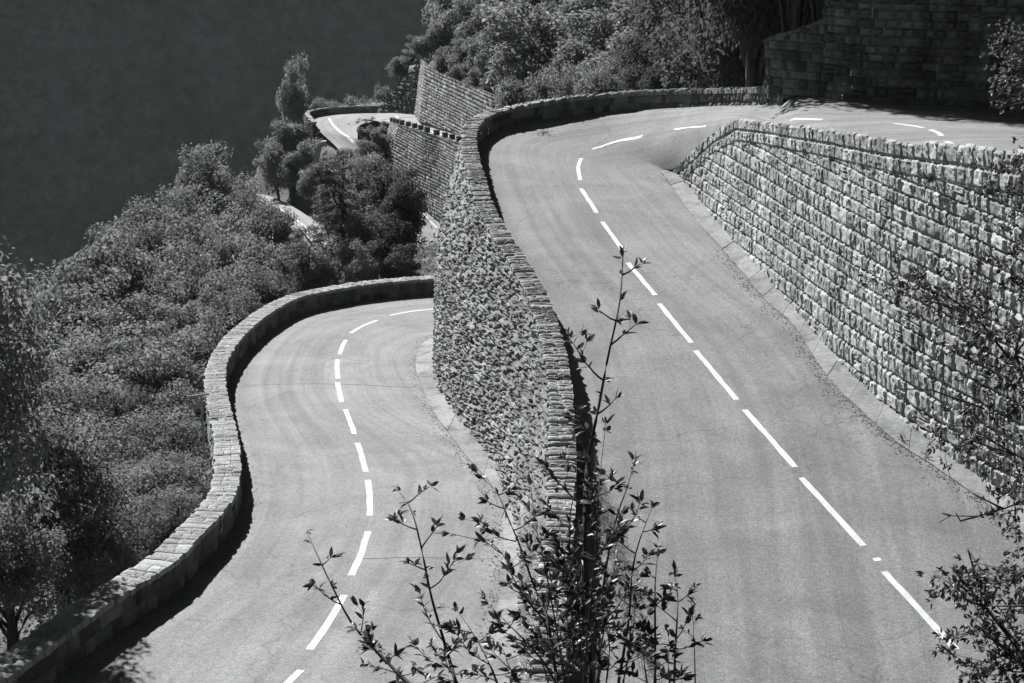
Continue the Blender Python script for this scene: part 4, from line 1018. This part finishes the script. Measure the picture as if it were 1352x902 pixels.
def small_plant(c, r, n, L, label, name='wall_plant', cat='plant', mat='leaf_near', d0=Vector((0, 0, .6))):
    root = empty(name, tuple(c), label, cat); lf = MB(); st = MB()
    for _ in range(n):
        d = (rv(1) + d0).normalized(); q = c + d * r * random.uniform(.3, 1); st.tube([c, q], [.008, .003], 4); rosette(lf, q, d, 5, L, 1)
    st.build('stem', M['bark_dark'], root); lf.build('leaves', M[mat], root)
small_plant(P(1228, 238, 40.6), .38, 60, .07, 'small dark shrub rooted in the upper courses of the right wall', mat='leaf_dark')
small_plant(P(1338, 105, 44.2), .95, 170, .10, 'creeper with pale leaves climbing the shaded wall at the right edge', mat='leaf')
small_plant(P(1330, 60, 44.6), .8, 90, .09, 'thin creeper high on the shaded wall near the right edge', mat='leaf')
small_plant(Pl(1190, 578, 'mid', .08), .16, 16, .05, 'dark weed on the concrete strip at the wall foot', 'weed', mat='leaf_dark')
small_plant(Pl(1222, 600, 'mid', .08), .14, 12, .05, 'tiny weed on the concrete strip, nearer than the dark one', 'weed', mat='leaf_dark')
small_plant(P(687, 121, 71.5), .5, 40, .08, 'tuft of weeds poking above the parapet at the left of the upper bend', 'weed', mat='leaf')

for (x, y, t, lab) in ((575, 118, 184, 'shrub hanging over the distant ivy hung wall, leftmost of three'), (602, 132, 177, 'shrub hanging over the distant ivy hung wall, middle of three'), (632, 148, 169, 'shrub hanging over the distant ivy hung wall, rightmost of three')):
    small_plant(P(x, y, t), 1.5, 150, .16, lab, mat='leaf_dark', d0=Vector((0, -.2, -.3)))
# dark lidded bins by the kerb strip
def bin_(c, label, wd=.27, hh=.62):
    root = empty('rubbish_bin', tuple(c), label, 'bin'); b = MB(); X, Y, Z = Vector((1, 0, 0)), Vector((0, 1, 0)), Vector((0, 0, 1))
    v = []
    for z, k in ((.06, .82), (hh, 1.0)):
        for sx, sy in ((-1, -1), (1, -1), (1, 1), (-1, 1)): v.append(c + X * sx * wd * k + Y * sy * wd * .9 * k + Z * z)
    b.add(v, [(0, 3, 2, 1), (0, 1, 5, 4), (1, 2, 6, 5), (2, 3, 7, 6), (3, 0, 4, 7)])
    b.box(c + Z * (hh * .72) - Y * wd * .9, X * wd * .95, Y * .02, Z * .02); b.build('body', M['bin'], root)
    l = MB(); l.box(c + Z * (hh + .03), X * wd * 1.12, Y * wd * 1.05, Z * .03); l.box(c + Z * (hh + .075), X * wd * .8, Y * wd * .8, Z * .018); lid = l.build('lid', M['bin'], root)
    for sx in (-1, 1):
        wl = MB(); wl.tube([c + X * sx * wd * .8 + Y * wd * .75 + Z * .07 - X * .03, c + X * sx * wd * .8 + Y * wd * .75 + Z * .07 + X * .03], [.07, .07], 14); wl.build('wheel', M['bin'], root)
bin_(Pl(708, 846, 'low', .04), 'nearer dark lidded bin on the kerb strip against the centre wall')
bin_(Pl(709, 815, 'low', .04), 'farther dark lidded bin on the kerb strip, behind the other bin')

# pale wooden post with a crossbar beyond the parapet
ft = P(266, 575, 47.6); root = empty('marker_post', tuple(ft), 'pale wooden post with a crossbar among bushes left of the parapet', 'post')
mb = MB(); mb.box(P(267, 550, 47.6) - Vector((0, 0, .4)), (.03, 0, 0), (0, .03, 0), (0, 0, 1.0)); mb.build('pole', M['wood'], root)
mb = MB(); a, b = P(249, 524, 47.5), P(276, 520, 47.5); mb.tube([a, b], [.035, .035], 8); mb.build('crossbar', M['wood'], root)

# dry grass on the gravel verge
np.random.seed(8); lf = MB()
for _ in range(900):
    k = random.randrange(len(vL)); f = random.random() ** .7; p = Vector(vL[k]).lerp(Vector(vR[k]), f) + Vector((random.uniform(-.2, .2), random.uniform(-.2, .2), .02))
    for z in range(5):
        d = Vector((random.gauss(0, .5), random.gauss(0, .5), 1)).normalized(); leaf_shape(lf, p + rv(.03), d, rv(1), random.uniform(.05, .16), .006, random.random())
o = lf.build('verge_grass', M['scrub']); setp(o, 'sparse dry grass on the gravel verge inside the upper parapet', 'grass', None, 'stuff')


# grit and dead leaves gathered along the road edges
lit = MB(); random.seed(21)
for rail, inward, n_, bv in ((roadI[:52], -1, 1500, 0), (lowO, 1, 1500, 1), (lowI, -1, 1200, 1), (roadO[60:], 1, 900, 0)):
    for _ in range(n_):
        k = random.randrange(1, len(rail) - 1); f = random.random(); p = Vector(rail[k]).lerp(Vector(rail[k + 1]), f); d = (Vector(rail[k + 1]) - Vector(rail[k - 1])); d.z = 0; d.normalize()
        q = p + Vector((-d.y, d.x, 0)) * (-inward) * (-1 if inward < 0 else 1) * 0 + (Vector((d.y, -d.x, 0)) if inward > 0 else Vector((-d.y, d.x, 0))) * abs(random.gauss(0, .22))
        h = road_bvh[bv].ray_cast(q + Vector((0, 0, 2)), Vector((0, 0, -1)))
        if h[0] is None: continue
        a = random.uniform(0, 6.28); s_ = random.uniform(.012, .04); u = Vector((math.cos(a), math.sin(a), random.uniform(-.3, .3))) * s_; v_ = Vector((-math.sin(a), math.cos(a), random.uniform(-.3, .3))) * s_ * .6; c = h[0] + Vector((0, 0, .012))
        lit.add([c - u, c - v_, c + u, c + v_], [(0, 1, 2, 3)], random.random())
o = lit.build('road_litter', M['bark']); setp(o, 'grit and dead leaves along the road edges', 'litter', None, 'stuff')
